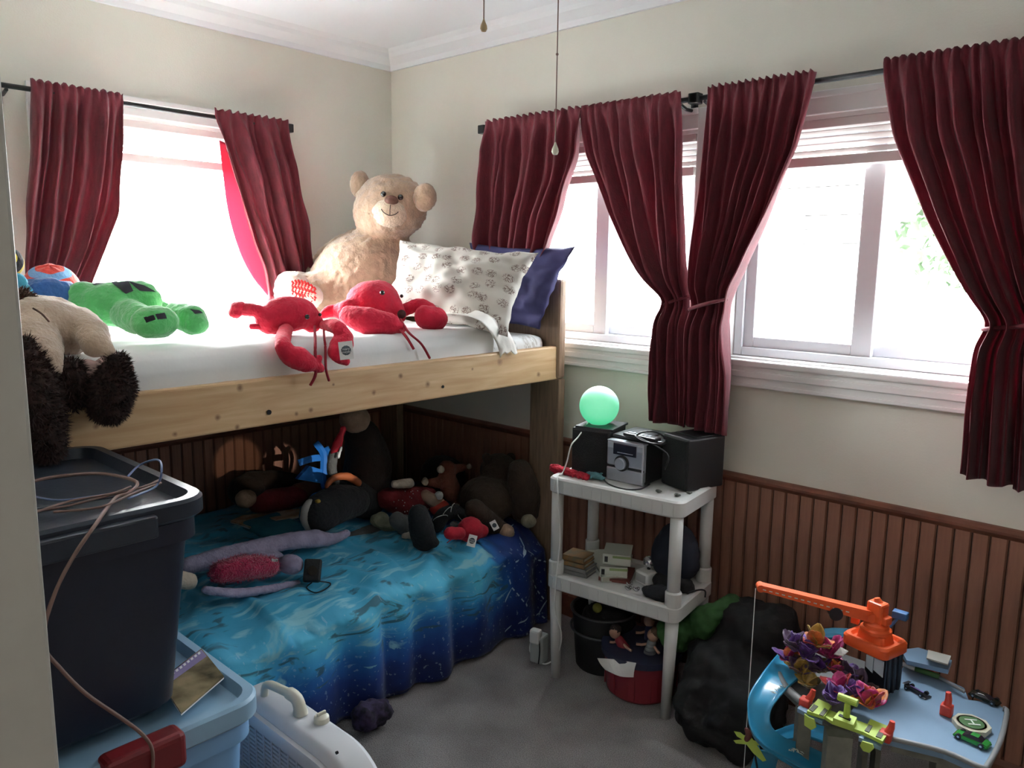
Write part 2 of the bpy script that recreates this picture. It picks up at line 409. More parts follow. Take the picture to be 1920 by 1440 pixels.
def blind(T, W, drop, label, nsl=6):
    u0, u1, z0, z1 = W; top = z1-.012
    r = thing('window_blind', label, 'blind', T((u0+u1)/2, .03, top-drop), group='raised blinds in the windows')
    def bx(a, c, bev=.002):
        t = B(); p, q = T(*a), T(*c); t.box([min(p[i], q[i]) for i in range(3)], [max(p[i], q[i]) for i in range(3)], bev=bev); return t
    part('headrail', bx((u0+.02, .005, top-.026), (u1-.02, .05, top)), BLIND, r)
    zs = top-.030; gap = (drop-.026-.036)/nsl
    for k in range(nsl):
        z = zs-gap*(k+.4); t = B()
        c = T((u0+u1)/2, .027, z); hu = (u1-u0)/2-.025
        tt = bmesh.new(); bmesh.ops.create_cube(tt, size=1)
        n_out = T(0, 1, 0)-T(0, 0, 0); al = T(1, 0, 0)-T(0, 0, 0)
        for v in tt.verts:
            q = v.co.copy(); dv = q.y*.016; v.co = c+al*(q.x*2*hu)+n_out*dv+V((0, 0, q.z*.002-dv*.75))
        t.merge(tt); part('slat', t, BLIND, r)
    part('bottom_rail', bx((u0+.025, .008, top-drop), (u1-.025, .048, top-drop+.030)), BLIND, r)
blind(T1, W1, .15, 'white blind pulled up at the top of the window by the bed', 4)
blind(T2, W2, .14, 'pinkish white blind pulled up behind the paired curtains nearest the corner', 4)
blind(T3, W3, .14, 'pinkish white blind pulled up in the wide window above the wooden wainscot', 4)

# ------------------------------------------------------------------ outside
SID = mat('pale_siding', (.24, .22, .21), .7); LEAFG = mat('pale_foliage', (.10, .15, .08), .7, var=.4, vs=6); LAWN = mat('pale_paving', (.36, .37, .36), .9, var=.3, vs=3)
BARK = mat('bark_brown', (.2, .15, .1), .9)
struct('ground', B().box((-40, -40, -.9), (40, 40, -.8)), LAWN)
hs = thing('neighbour_house', 'pale sided house faintly visible through the window nearest the corner', 'house', (-2.6, 9, -.8))
for k in range(24):
    z = -.8+k*.2; part('siding_board', B().box((-5.5, 8.9-.015*(k % 2), z), (-.6, 9.0, z+.19)), SID, hs)
part('wall_core', B().box((-5.5, 9.0, -.8), (-.6, 12, 4)), SID, hs)
b = B(); b.box((-2.3, 8.84, 1.4), (-1.6, 8.92, 2.3)); part('window_frame', b, VINYL, hs)
b = B(); b.prism([(-5.8, 8.6, 4), (-.3, 8.6, 4), (-.3, 10.5, 5.4), (-5.8, 10.5, 5.4)], (0, 0, .12)); part('roof', b, mat('roof_grey', (.2, .2, .22), .8), hs)
def tree(x, y, h, r, label):
    t = thing('garden_tree', label, 'tree', (x, y, -.8), group='trees in the yard beyond the windows')
    part('trunk', B().tube([(x, y, -.8), (x+.1, y, h*.4), (x, y, h*.7)], [.14, .1, .06]), BARK, t)
    lv = B()
    for _ in range(1300):
        a = V([random.gauss(0, 1) for _ in range(3)]).normalized()*r*random.random()**.4
        c = V((x, y, h*.75))+V((a.x, a.y, a.z*.8)); s1 = V([random.uniform(-1, 1) for _ in range(3)]).normalized()*.09; s2 = V([random.uniform(-1, 1) for _ in range(3)]).normalized()*.07
        vs = [lv.bm.verts.new(c+q) for q in (s1, s2, -s1, -s2)]; lv.bm.faces.new(vs)
    part('crown', lv, LEAFG, t, kind='stuff')
tree(.75, 9.0, 2.6, 1.1, 'pale green bushy tree seen through the window nearest the corner')
tree(3.0, 12.5, 3.6, 1.5, 'pale green leafy tree seen through the right pane of the wide window')
tree(1.3, 14.5, 2.0, 1.2, 'low faded shrub seen through the left pane of the wide window')
tree(3.3, 7.5, 1.4, .8, 'faded shrub at the lower right of the wide window')

# ------------------------------------------------------------------ curtains and rods
def curtain_mat():
    m = mat('crimson_curtain_cloth', (.13, .010, .020), .8, var=.22, vs=70, bump=.25, bs=300, sheen=.15, trans=.10, stretch=(1, 1, .25))
    return m
CURT = curtain_mat()
for n_ in CURT.node_tree.nodes:
    if n_.type == 'BSDF_TRANSLUCENT': n_.inputs[0].default_value = (.55, .06, .14, 1)
YC = -.10
def interp(poly, z):
    """poly: list of (z,u) with falling z"""
    if z >= poly[0][0]: return poly[0][1]
    for (za, ua), (zb, ub) in zip(poly, poly[1:]):
        if z >= zb: t = (za-z)/(za-zb+1e-9); return ua+(ub-ua)*t
    return poly[-1][1]
def smoothpoly(poly, zt, zb, n):
    r = [interp(poly, zt+(zb-zt)*i/n) for i in range(n+1)]
    for _ in range(3): r = [r[0]]+[(r[i-1]+2*r[i]+r[i+1])/4 for i in range(1, n)]+[r[-1]]
    return r
def curtain(label, wall, L, R, nf, rodz, tie=None, seed=0, zb=None, hem=0., amp=.026, group=None, back=None, backuv=None):
    if wall == 'r':
        cv = lambda q: at(q[0], q[1], y=YC); U = lambda p: p.x; T = lambda u, d, z: V((u, YC-d, z))
    else:
        cv = lambda q: at(q[0], q[1], x=-YC); U = lambda p: p.y; T = lambda u, d, z: V((-YC+d, u, z))
    l = sorted([(cv(q).z, U(cv(q))) for q in L], reverse=True); r = sorted([(cv(q).z, U(cv(q))) for q in R], reverse=True)
    zt = rodz+.028; zb = zb if zb is not None else min(l[-1][0], r[-1][0])
    nv = 90; nu = nf*8; ls = smoothpoly(l, zt, zb, nv); rs = smoothpoly(r, zt, zb, nv)
    rnd = random.Random(seed); ph = [rnd.uniform(-.5, .5) for _ in range(8)]
    w0 = rs[2]-ls[2]
    rows = []
    for i in range(nv+1):
        t = i/nv; z = zt+(zb-zt)*t; wd = rs[i]-ls[i]; comp = min(1.5, (w0/max(wd, .05))**.5)
        a = amp*comp*(min(1, max(0, (t-.0)/.16))**.8)
        tp = 0
        if tie: tp = math.exp(-((z-tie)/.05)**2)
        a *= (1-.35*tp)
        row = []
        for j in range(nu+1):
            u = j/nu
            uw = u+.022*math.sin(2*PI*(1.3*u+ph[0]))+.012*math.sin(2*PI*(3.1*u+ph[1]+t*.3))
            s1 = math.sin(2*PI*(nf*uw+ph[2]+.25*math.sin(t*2+ph[3]*6)))
            s2 = math.sin(2*PI*(nf*.43*uw+ph[4]+t*.25))
            s3 = noise.noise(V((u*7+seed*3.1, t*4.5, seed)))
            d = a*(.8*s1+.65*s2)+.026*s3*min(1, t*5)-(.028*tp)
            # header frill above the rod, cloth wrapped round the rod
            if z > rodz-.02: d += .007*math.sin(2*PI*(nf*1.7*u+ph[5]))*(1 if z > rodz+.008 else .4)
            uu = ls[i]+wd*u+.10*a*math.cos(2*PI*(nf*uw+ph[2]))
            zz = z+((.004*math.sin(2*PI*(nf*1.7*u+ph[6]))+.005*noise.noise(V((u*nf*2.3, seed, 5)))) if i == 0 else 0)
            if i > nv*.8: zz += hem*(u-.5)*(i/nv-.8)*5+.006*s1*(i/nv-.8)*5
            row.append(T(uu, max(d, -.055)+.02, zz))
        rows.append(row)
    mid = rows[-1][nu//2]
    root = thing('curtain', label, 'curtain', (mid.x, mid.y, zb), group=group)
    part('curtain_cloth', B().grid(rows), CURT, root, smooth=True, solid=.003)
    if tie:
        i = min(range(nv+1), key=lambda k: abs(zt+(zb-zt)*k/nv-tie)); row = rows[i]
        c0 = (row[0]+row[-1])/2; hw = (row[-1]-row[0]).length/2+.004; ax = (row[-1]-row[0]).normalized(); nrm = T(0, 1, 0)-T(0, 0, 0)
        loop = [c0+ax*hw*math.cos(a_)+nrm*(.042*math.sin(a_)-.002)+V((0, 0, .02*math.cos(a_))) for a_ in [2*PI*k/28 for k in range(29)]]
        part('tieback', B().tube(loop, .006, seg=6), CURT, root, smooth=True)
    if back:      # single layer of cloth turned out at the free edge, lit through by the window
        A = [cv(q) for q in back[0]]; Bk = [cv(q) for q in back[1]]
        A = spline(A, 6); Bk = spline(Bk, 6); rr_ = []
        for p, q in zip(A, Bk): rr_.append([p.lerp(q, k/6)-nrmv(wall)*(.012-.012*k/6) for k in range(7)])
        part('curtain_edge', B().grid(rr_), EDGEC, root, smooth=True, solid=.001, label='pink edge of the cloth with daylight behind')
    return root
def nrmv(wall): return V((0, -1, 0)) if wall == 'r' else V((1, 0, 0))
EDGEC = mat('crimson_single_layer', (.30, .012, .04), .8, trans=.55, bump=.1, bs=200)
for n_ in EDGEC.node_tree.nodes:
    if n_.type == 'BSDF_TRANSLUCENT': n_.inputs[0].default_value = (.60, .10, .15, 1)
RZ = 2.015
gl = 'crimson curtains at the bed window'; gr = 'crimson curtains on the window wall'
curtain('crimson curtain hanging full beside the bee toy and red striped cushion', 'l', [(55, 165), (50, 300), (38, 480), (34, 560)], [(228, 190), (224, 300), (212, 400), (188, 465), (160, 525), (150, 560)], 7, RZ, seed=1, group=gl)
curtain('crimson curtain with a pink lit edge beside the big teddy bear', 'l', [(397, 218), (420, 300), (452, 400), (490, 500), (505, 555)], [(535, 235), (553, 320), (572, 430), (582, 520), (584, 560)], 6, RZ, seed=2, group=gl,
        back=([(414, 262), (420, 320), (430, 395), (448, 460), (474, 515), (506, 556)], [(422, 268), (442, 330), (466, 400), (490, 460), (512, 520), (524, 556)]))
curtain('crimson curtain nearest the room corner above the navy pillow', 'r', [(915, 245), (908, 380), (904, 460), (920, 520), (935, 560)], [(1095, 222), (1092, 285), (1068, 370), (1040, 460), (1005, 540), (985, 570)], 9, RZ, seed=3, group=gr)
curtain('crimson curtain tied back just left of the white post between windows', 'r', [(1095, 222), (1108, 285), (1148, 400), (1195, 500), (1243, 560), (1236, 600), (1226, 660), (1225, 785)], [(1281, 195), (1284, 400), (1287, 520), (1285, 565), (1289, 640), (1292, 790)], 8, RZ, tie=zat(at(1262, 566, y=YC), 566), seed=4, group=gr)
curtain('crimson curtain tied back just right of the white post between windows', 'r', [(1333, 182), (1318, 330), (1307, 480), (1303, 570), (1300, 640), (1288, 798)], [(1533, 155), (1503, 285), (1455, 400), (1402, 515), (1366, 572), (1372, 620), (1377, 700), (1366, 808)], 9, RZ, tie=zat(at(1335, 574, y=YC), 574), seed=5, group=gr, hem=-.01)
curtain('widest crimson curtain tied back at the far right end of the rod', 'r', [(1661, 137), (1680, 260), (1738, 405), (1800, 520), (1850, 606), (1828, 650), (1815, 740), (1804, 872)], [(2060, 70), (2060, 300), (2040, 600), (2050, 700), (2060, 960)], 13, RZ, tie=zat(at(1900, 608, y=YC), 608), seed=6, group=gr, zb=.905, amp=.032, hem=-.02)

def rod(label, T, u0, u1, fin0, fin1, brackets):
    r = thing('curtain_rod', label, 'curtain rod', T((u0+u1)/2, .1, RZ))
    part('pole', B().cyl(T(u0, .1, RZ), T(u1, .1, RZ), .0085, seg=12), BLACKM, r, smooth=True)
    um = (u0+u1)/2+.06
    part('join_ring', B().cyl(T(um, .1, RZ), T(um+.02, .1, RZ), .0095, seg=12), BLACKM, r)
    for u, s_ in ((u0, -1) if fin0 else (None, 0), (u1, 1) if fin1 else (None, 0)):
        if u is None: continue
        t = B(); a = T(u+s_*.018, .1, RZ); t.box(a-V((.017,)*3), a+V((.017,)*3), bev=.003); t.cyl(T(u, .1, RZ), T(u+s_*.008, .1, RZ), .012)
        part('finial', t, BLACKM, r)
    for u in brackets:
        t = B(); p, q = T(u-.012, .002, RZ-.045), T(u+.012, .012, RZ+.012); t.box([min(p[i], q[i]) for i in range(3)], [max(p[i], q[i]) for i in range(3)], bev=.002)
        t.tube([T(u, .01, RZ-.02), T(u, .06, RZ-.022), T(u, .1, RZ-.012)], .006); part('bracket', t, BLACKM, r)
TR = lambda u, d, z: V((u, -d, z)); TLf = lambda u, d, z: V((d, u, z))
a_ = at(533, 241, x=.1).y; rod('black curtain rod above the window beside the bed', TLf, -2.1, a_, False, True, [-1.65, a_-.09])
a_ = at(912, 248, y=-.1).x; c_ = at(1296, 192, y=-.1).x; rod('black curtain rod above the window nearest the corner', TR, a_, c_-.005, True, True, [a_+.08, c_-.04])
rod('long black curtain rod above the wide window', TR, c_+.035, 3.25, True, False, [c_+.05, 2.7])
# tie back hook on the post between the windows
tag(part('tieback_hook', B().tube([at(1285, 535, y=-.03), at(1290, 531, y=-.06), at(1297, 518, y=-.065)], .006), BLACKM, smooth=True), 'small dark tieback hook on the white post between the windows', 'hook')

# ------------------------------------------------------------------ pull chains of the ceiling fan
for (px, py, yy, col, lab) in ((907, 48, -1.25, (.42, .30, .16), 'shorter pull chain with a tan wooden drop'), (1041, 279, -.95, (.62, .58, .46), 'longer pull chain with an ivory drop in front of the curtain')):
    p = at(px, py, y=yy); r_ = rr(p, 8)
    t = thing('pull_chain', lab, 'pull chain', p)
    part('pull_cord', B().cyl(p+V((0, 0, r_)), (p.x, p.y, H-.01), .0014, seg=6), mat('chain_brass', (.18, .11, .09), .5, metal=.3), t)
    part('pull_drop', B().lathe([(.001, -1.4*r_), (.55*r_, -1.3*r_), (.85*r_, -.7*r_), (.75*r_, 0), (.35*r_, .9*r_), (.15*r_, 1.5*r_)], p, seg=16), mat('drop_'+lab[:6], col, .35), t, smooth=True)
    part('bead', B().sph(p+V((0, 0, .22)), .0035, seg=8), mat('chain_brass', (.2, .2, .2)), t)

# ================================================================== BUNK BED
XR = 1.14                                      # front face of the rails
def pine():
    m = mat('knotty_pine', (.56, .36, .19), .5, bump=.06, bs=60, stretch=(12, 1, 12))
    b = m.node_tree.nodes['Principled BSDF']
    tc = N(m, 'ShaderNodeTexCoord'); ge = N(m, 'ShaderNodeNewGeometry'); mp = N(m, 'ShaderNodeMapping'); mp.inputs['Scale'].default_value = (14, 1.2, 14)
    n = N(m, 'ShaderNodeTexNoise', Scale=3.0, Detail=6.0, Distortion=.6); Lk(m, ge.outputs['Position'], mp.inputs[0]); Lk(m, mp.outputs[0], n.inputs[0])
    r = N(m, 'ShaderNodeValToRGB'); e = r.color_ramp.elements; e[0].position = .3; e[1].position = .7
    e[0].color = (.50, .30, .145, 1); e[1].color = (.66, .46, .26, 1); Lk(m, n.outputs[0], r.inputs[0])
    prev = r.outputs[0]
    knots = [(408, 783, 6), (445, 801, 5), (328, 814, 5), (583, 769, 5), (556, 776, 4), (751, 705, 5), (802, 720, 6), (701, 736, 5), (886, 692, 3), (937, 679, 7), (1010, 702, 5), (450, 727, 7), (625, 721, 3), (180, 800, 6), (230, 770, 5)]
    n2 = N(m, 'ShaderNodeTexNoise', Scale=60.0, Detail=3.0); Lk(m, ge.outputs['Position'], n2.inputs[0])
    for px, py, rp in knots:
        p = at(px, py, x=XR); rad = rr(p, rp)
        d = N(m, 'ShaderNodeVectorMath', operation='DISTANCE'); Lk(m, ge.outputs['Position'], d.inputs[0]); d.inputs[1].default_value = p
        a = N(m, 'ShaderNodeMath', operation='MULTIPLY_ADD'); Lk(m, n2.outputs[0], a.inputs[0]); a.inputs[1].default_value = rad*.9; Lk(m, d.outputs[1], a.inputs[2])
        mr = N(m, 'ShaderNodeMapRange'); Lk(m, a.outputs[0], mr.inputs[0]); mr.inputs[1].default_value = rad*.7; mr.inputs[2].default_value = rad*1.7; mr.inputs[3].default_value = .8; mr.inputs[4].default_value = 0
        mx = N(m, 'ShaderNodeMixRGB'); Lk(m, mr.outputs[0], mx.inputs[0]); Lk(m, prev, mx.inputs[1]); mx.inputs[2].default_value = (.16, .07, .03, 1); prev = mx.outputs[0]
    Lk(m, prev, b.inputs['Base Color']); return m
PINE = pine()
PINE_SHADED = mat('shaded_pine', (.24, .155, .10), .55, var=.2, vs=14, bump=.05, stretch=(6, 6, .6))  # pine with the backlit shade put into its base colour
bk = thing('bunk_bed', 'knotty pine bunk bed against the walls in the corner', 'bed', (XR/2, -1.15, 0))
YH, YFt = -.065, YF+.03
def bx(lo, hi, bev=.004): return B().box(lo, hi, bev=bev)
part('side_rail', bx((XR-.038, YFt+.03, 1.018), (XR, YH-.02, 1.150), .006), PINE, bk)
part('side_rail', bx((.03, YFt+.03, 1.018), (.068, YH-.042, 1.150), .006), PINE, bk)
part('side_rail', bx((XR-.075, YFt+.04, .13), (XR-.037, YH-.042, .25)), PINE_SHADED, bk)
part('side_rail', bx((.03, YFt+.04, .13), (.068, YH-.042, .25)), PINE_SHADED, bk)
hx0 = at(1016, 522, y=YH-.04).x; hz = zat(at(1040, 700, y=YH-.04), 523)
part('post', bx((1.005, YH-.04, 0), (XR+.016, YH, 1.02), .005), PINE_SHADED, bk)
part('post', bx((.02, YH-.04, 0), (.15, YH, 1.02), .005), PINE_SHADED, bk)
part('post', bx((1.005, YFt, 0), (XR+.016, YFt+.04, 1.35), .005), PINE_SHADED, bk)
part('post', bx((.02, YFt, 0), (.15, YFt+.04, 1.35), .005), PINE_SHADED, bk)
part('headboard', bx((.02, YH-.04, 1.02), (XR+.016, YH, hz), .012), PINE_SHADED, bk)
part('footboard', bx((.15, YFt, 1.0), (1.0, YFt+.04, 1.3)), PINE_SHADED, bk)
for k in range(11):
    y = YFt+.12+k*.2; part('slat', bx((.068, y, 1.035), (XR-.038, y+.07, 1.053), .002), PINE_SHADED, bk)
part('cleat', bx((.068, YH-.085, .24), (1.0, YH-.042, .28)), PINE_SHADED, bk)
pb = at(504, 773, x=XR); part('bolt', B().cyl(pb-V((.02, 0, 0)), pb+V((.003, 0, 0)), .007, seg=14), BLACKM, bk)
pb = at(830, 725, x=XR); part('bolt', B().cyl(pb-V((.02, 0, 0)), pb+V((.003, 0, 0)), .005, seg=14), BLACKM, bk)

# ---------------- bedding materials
SHEETW = mat('white_cotton', (.80, .80, .79), .85, var=.02, vs=6, bump=.35, bs=9, sheen=.1)
def animal_print(name, base, ink, sc_, thr):
    """white cloth with small scribbled animal-like sketches on a loose grid"""
    m = mat(name, base, .8, bump=.2, bs=14)
    b = m.node_tree.nodes['Principled BSDF']; uv = N(m, 'ShaderNodeTexCoord')
    mp = N(m, 'ShaderNodeMapping'); mp.inputs['Scale'].default_value = sc_; Lk(m, uv.outputs['UV'], mp.inputs[0])
    vo = N(m, 'ShaderNodeTexVoronoi', Scale=1.0, Randomness=.55, voronoi_dimensions='2D'); Lk(m, mp.outputs[0], vo.inputs['Vector'])
    cut = N(m, 'ShaderNodeMapRange'); Lk(m, vo.outputs['Distance'], cut.inputs[0]); cut.inputs[1].default_value = .26; cut.inputs[2].default_value = .36; cut.inputs[3].default_value = 1; cut.inputs[4].default_value = 0
    n = N(m, 'ShaderNodeTexNoise', Scale=4.6, Detail=3.0, Distortion=1.2); Lk(m, mp.outputs[0], n.inputs[0])
    ln = N(m, 'ShaderNodeMath', operation='SUBTRACT'); Lk(m, n.outputs[0], ln.inputs[0]); ln.inputs[1].default_value = .5
    ab = N(m, 'ShaderNodeMath', operation='ABSOLUTE'); Lk(m, ln.outputs[0], ab.inputs[0])
    lr = N(m, 'ShaderNodeMapRange'); Lk(m, ab.outputs[0], lr.inputs[0]); lr.inputs[1].default_value = .02; lr.inputs[2].default_value = .075; lr.inputs[3].default_value = 1; lr.inputs[4].default_value = 0
    mu = N(m, 'ShaderNodeMath', operation='MULTIPLY'); Lk(m, cut.outputs[0], mu.inputs[0]); Lk(m, lr.outputs[0], mu.inputs[1])
    m2 = N(m, 'ShaderNodeMath', operation='MULTIPLY'); Lk(m, mu.outputs[0], m2.inputs[0]); m2.inputs[1].default_value = thr
    mx = N(m, 'ShaderNodeMixRGB'); Lk(m, m2.outputs[0], mx.inputs[0]); mx.inputs[1].default_value = (*base, 1); mx.inputs[2].default_value = (*ink, 1)
    Lk(m, mx.outputs[0], b.inputs['Base Color']); return m
PRINTP = animal_print('sketch_print_cotton', (.64, .61, .55), (.18, .11, .09), (9.5, 7.0, 1), 1.0)
PRINTS = animal_print('sketch_print_sheet', (.72, .73, .72), (.30, .27, .23), (14, 18, 1), .7)
NAVY = mat('navy_cotton', (.024, .021, .085), .8, var=.1, vs=10, bump=.3, bs=14)
def setuv(o, rows, cols):
    me = o.data; uvl = me.uv_layers.new(name='UVMap')
    for p in me.polygons:
        for li in p.loop_indices:
            vi = me.loops[li].vertex_index; i, j = divmod(vi, cols); uvl.data[li].uv = (j/(cols-1), i/(rows-1)) if i < rows else (0, 0)
# ---------------- top mattress with fitted sheet
MT = 1.195
def slab(lo, hi, bev, wr=.006, sc_=5, n=44, sag=None):
    """soft box with wrinkled surface"""
    t = bmesh.new(); bmesh.ops.create_cube(t, size=1)
    for v in t.verts: v.co = V([lo[i]+(v.co[i]+.5)*(hi[i]-lo[i]) for i in range(3)])
    bmesh.ops.subdivide_edges(t, edges=t.edges[:], cuts=n, use_grid_fill=True)
    ctr = (V(lo)+V(hi))/2; h = (V(hi)-V(lo))/2
    for v in t.verts:
        q = v.co-ctr; m_ = [max(0, abs(q[i])-(h[i]-bev)) for i in range(3)]
        L = math.sqrt(sum(x*x for x in m_))
        if L > bev:
            f_ = bev/L
            q = V([math.copysign((h[i]-bev)+m_[i]*f_, q[i]) if m_[i] > 0 else q[i] for i in range(3)])
        v.co = ctr+q
        nn = noise.noise(v.co*sc_)+.5*noise.noise(v.co*sc_*2.6)
        v.co += V((nn*wr*.6, 0, nn*wr))
    return t
ms = thing('top_mattress', 'upper bunk mattress in a white fitted sheet with grey animal print', 'mattress', (.58, -1.15, 1.055))
t = slab((.075, YFt+.05, 1.056), (XR-.045, YH-.05, MT), .035, .003)
o = part('fitted_sheet', t, PRINTS, ms, smooth=True)
uvl = o.data.uv_layers.new(name='UVMap')
for p in o.data.polygons:
    for li in p.loop_indices:
        c = o.data.vertices[o.data.loops[li].vertex_index].co; uvl.data[li].uv = (c.x*.9+c.z*.5, c.y*.9+c.z*.3)
# white cover over most of the mattress
t = slab((.05, YFt+.045, 1.10), (XR-.022, -.40, 1.240), .055, .008, 6)
for v in t.verts:     # gathers where the cover tucks behind the rail
    if v.co.x > XR-.1: v.co += V((.007*noise.noise(V((v.co.y*16, v.co.z*6, 1)))-.06*max(0, 1.19-v.co.z), 0, 0))
tag(part('bed_cover', t, SHEETW, smooth=True), 'plain white cover spread over the upper bunk mattress', 'cover')
# turned-back sheet corner hanging by the headboard
A = [at(770, 585, z=1.285), at(850, 592, z=1.285), at(900, 604, z=1.28), at(930, 640, x=XR+.004), at(938, 668, x=XR+.012)]
Bb = [at(800, 566, z=1.29), at(880, 578, z=1.285), at(930, 592, z=1.275), at(958, 630, x=XR-.005), at(970, 665, x=XR+.012)]
A = spline(A, 6); Bb = spline(Bb, 6)
rows = [[p.lerp(q, k/8)+V((0, 0, .012*math.sin(PI*k/8)+.006*math.sin(k*1.9+i*.2))) for k in range(9)] for i, (p, q) in enumerate(zip(A, Bb))]
tag(part('turned_sheet', B().grid(rows), mat('cream_sheet', (.68, .65, .60), .85, bump=.2, bs=20), smooth=True, solid=.003), 'loose cream sheet corner hanging over the rail below the printed pillow', 'sheet')

def pillow(name, label, TL, TR_, BR, BL, thick, m, pin=.3, seed=0, wr=.012):
    """cushion between four corner points"""
    TL, TR_, BR, BL = map(V, (TL, TR_, BR, BL)); n = 36
    nrm = (TR_-TL).cross(BL-TL).normalized()
    if nrm.dot(CAM-TL) < 0: nrm = -nrm
    t = B(); fr, bk_ = [], []
    for i in range(n+1):
        a, c = [], []
        for j in range(n+1):
            u, v = j/n, i/n
            # corners poke out, edges draw in
            eu = .045*math.sin(PI*v)*(1-2*u); ev = .05*math.sin(PI*u)*(1-2*v)
            uu, vv = u+eu, v+ev
            p = (TL*(1-uu)+TR_*uu)*(1-vv)+(BL*(1-uu)+BR*uu)*vv
            h = (max(0, math.sin(PI*u))**.55)*(max(0, math.sin(PI*v))**.55)*thick/2
            w_ = wr*(noise.noise(V((u*5+seed, v*5, 1)))+.6*noise.noise(V((u*11, v*11+seed, 2))))
            a.append(p+nrm*(h+w_)); c.append(p-nrm*(h*.8-w_))
        fr.append(a); bk_.append(c)
    t.grid(fr); t.grid(bk_)
    bmesh.ops.remove_doubles(t.bm, verts=t.bm.verts[:], dist=.0015)
    o = part(name, t, m, smooth=True)
    uvl = o.data.uv_layers.new(name='UVMap'); off = ROOT[o]; ex = (TR_-TL); ey = (BL-TL)
    for p in o.data.polygons:
        for li in p.loop_indices:
            q = o.data.vertices[o.data.loops[li].vertex_index].co+off-TL
            uvl.data[li].uv = (q.dot(ex)/ex.length_squared, q.dot(ey)/ey.length_squared)
    return o
tag(pillow('pillow', '', at(750, 450, y=-.50), at(1010, 474, y=-.29), at(952, 632, y=-.44), at(708, 590, y=-.66), .17, PRINTP, seed=3, wr=.016), 'white pillow with brown animal sketches propped in front of the teddy bear', 'pillow')
tag(pillow('pillow', '', at(880, 455, y=-.16), at(1080, 462, y=-.115), at(1012, 618, y=-.18), at(900, 610, y=-.2), .10, NAVY, seed=9, wr=.02), 'navy blue pillow standing against the headboard behind the printed one', 'pillow')

# ================================================================== PLUSH TOYS ON THE TOP BUNK
def P(px, py, x=None, y=None, z=None): return at(px, py, x=x, y=y, z=z)
TAN = mat('tan_plush', (.44, .30, .20), .95, var=.12, vs=22, bump=.4, bs=110, sheen=.5)
CREAMP = mat('cream_plush', (.72, .57, .42), .95, var=.05, vs=22, bump=.5, bs=110, sheen=.4)
SOLE = mat('pale_plush_sole', (.78, .70, .60), .95, bump=.5, bs=110, sheen=.4)
BROWNN = mat('brown_felt', (.13, .055, .035), .7, bump=.3, bs=80)
EYE = mat('black_glossy_bead', (.01, .008, .008), .12, spec=.8)
THREAD = mat('dark_thread', (.06, .04, .03), .8)
YB = -.37
tb = thing('teddy_bear', 'giant tan teddy bear slumped in the room corner on the upper bunk', 'stuffed animal', P(670, 560, z=1.27))
def c_(px, py, y): return P(px, py, y=y)
hd = c_(733, 388, YB)
shapes = [('e', hd, (rr(hd, 76), rr(hd, 62), rr(hd, 60))),
          ('e', hd+V((.0, -.03, -.03)), (rr(hd, 66), rr(hd, 56), rr(hd, 50))),
          ('c', [c_(716, 440, YB), c_(712, 462, YB-.02), c_(690, 505, YB-.06), c_(660, 560, YB-.09)], [.11, .13, .20, .21]),
          # arm on the picture's left, hanging down beside the body
          ('c', [c_(668, 462, YB-.02), c_(636, 484, YB-.06), c_(612, 508, YB-.10), c_(600, 535, YB-.14)], [.075, .085, .08, .08]),
          # far arm behind the pillow
          ('c', [c_(742, 468, YB+.06), c_(775, 500, YB+.12), c_(785, 540, YB+.12)], [.07, .07, .07]),
          # leg towards the window, foot up
          ('c', [c_(665, 560, YB-.12), c_(620, 553, YB-.22), c_(580, 553, YB-.30), c_(556, 550, YB-.34)], [.12, .11, .09, .09])]
bear = organic('body', shapes, TAN, tb, vox=.011, sm=6, disp=.007, ds=45)
for px, py, s_ in ((675, 347, 1), (796, 370, -1)):
    e = c_(px, py, YB+.02); r_ = rr(e, 24)
    ea = organic('ear', [('e', e, (r_*1.0, r_*.75, r_*1.1), Euler((0, s_*-.2, s_*-.3)).to_matrix())], TAN, tb, vox=.006, sm=3, disp=.004, ds=60)
nrmH = (tocam(hd)+V((0, 0, -.05))).normalized()
def onhead(px, py, push=0):
    """point of the head surface under picture point"""
    d = ray(px, py).normalized(); o = CAM-hd; rx = V((rr(hd, 76), rr(hd, 62), rr(hd, 60)))
    oo = V([o[i]/rx[i] for i in range(3)]); dd = V([d[i]/rx[i] for i in range(3)])
    a, b_, c0 = dd.dot(dd), 2*oo.dot(dd), oo.dot(oo)-1; D = b_*b_-4*a*c0
    t_ = (-b_-math.sqrt(max(D, 0)))/(2*a); return CAM+d*(t_-push)
mz = onhead(732, 400)-nrmH*.045; rm = rr(mz, 36)
organic('muzzle', [('e', mz, (rm*1.02, rm*1.02, rm*.80)), ('e', mz+V((0, 0, -.012)), (rm*.92, rm*.95, rm*.7))], CREAMP, tb, vox=.006, sm=4, disp=.002, ds=60)
def onmuz(px, py, push=0):
    d = ray(px, py).normalized(); o = CAM-mz; rx = V((rm*1.02, rm*1.02, rm*.80))
    oo = V([o[i]/rx[i] for i in range(3)]); dd = V([d[i]/rx[i] for i in range(3)])
    a, b_, c0 = dd.dot(dd), 2*oo.dot(dd), oo.dot(oo)-1; D = b_*b_-4*a*c0
    t_ = (-b_-math.sqrt(max(D, 0)))/(2*a); return CAM+d*(t_-push)
np_ = onmuz(734, 376); part('nose', B().sph(np_, (rr(hd, 12.5), rr(hd, 9), rr(hd, 9)), rot=Euler((0, .1, .78)).to_matrix()), BROWNN, tb, smooth=True)
for px, py in ((719, 364), (751, 370)):
    e = onhead(px, py, .002); part('eye', B().sph(e, rr(hd, 5.2)), EYE, tb, smooth=True)
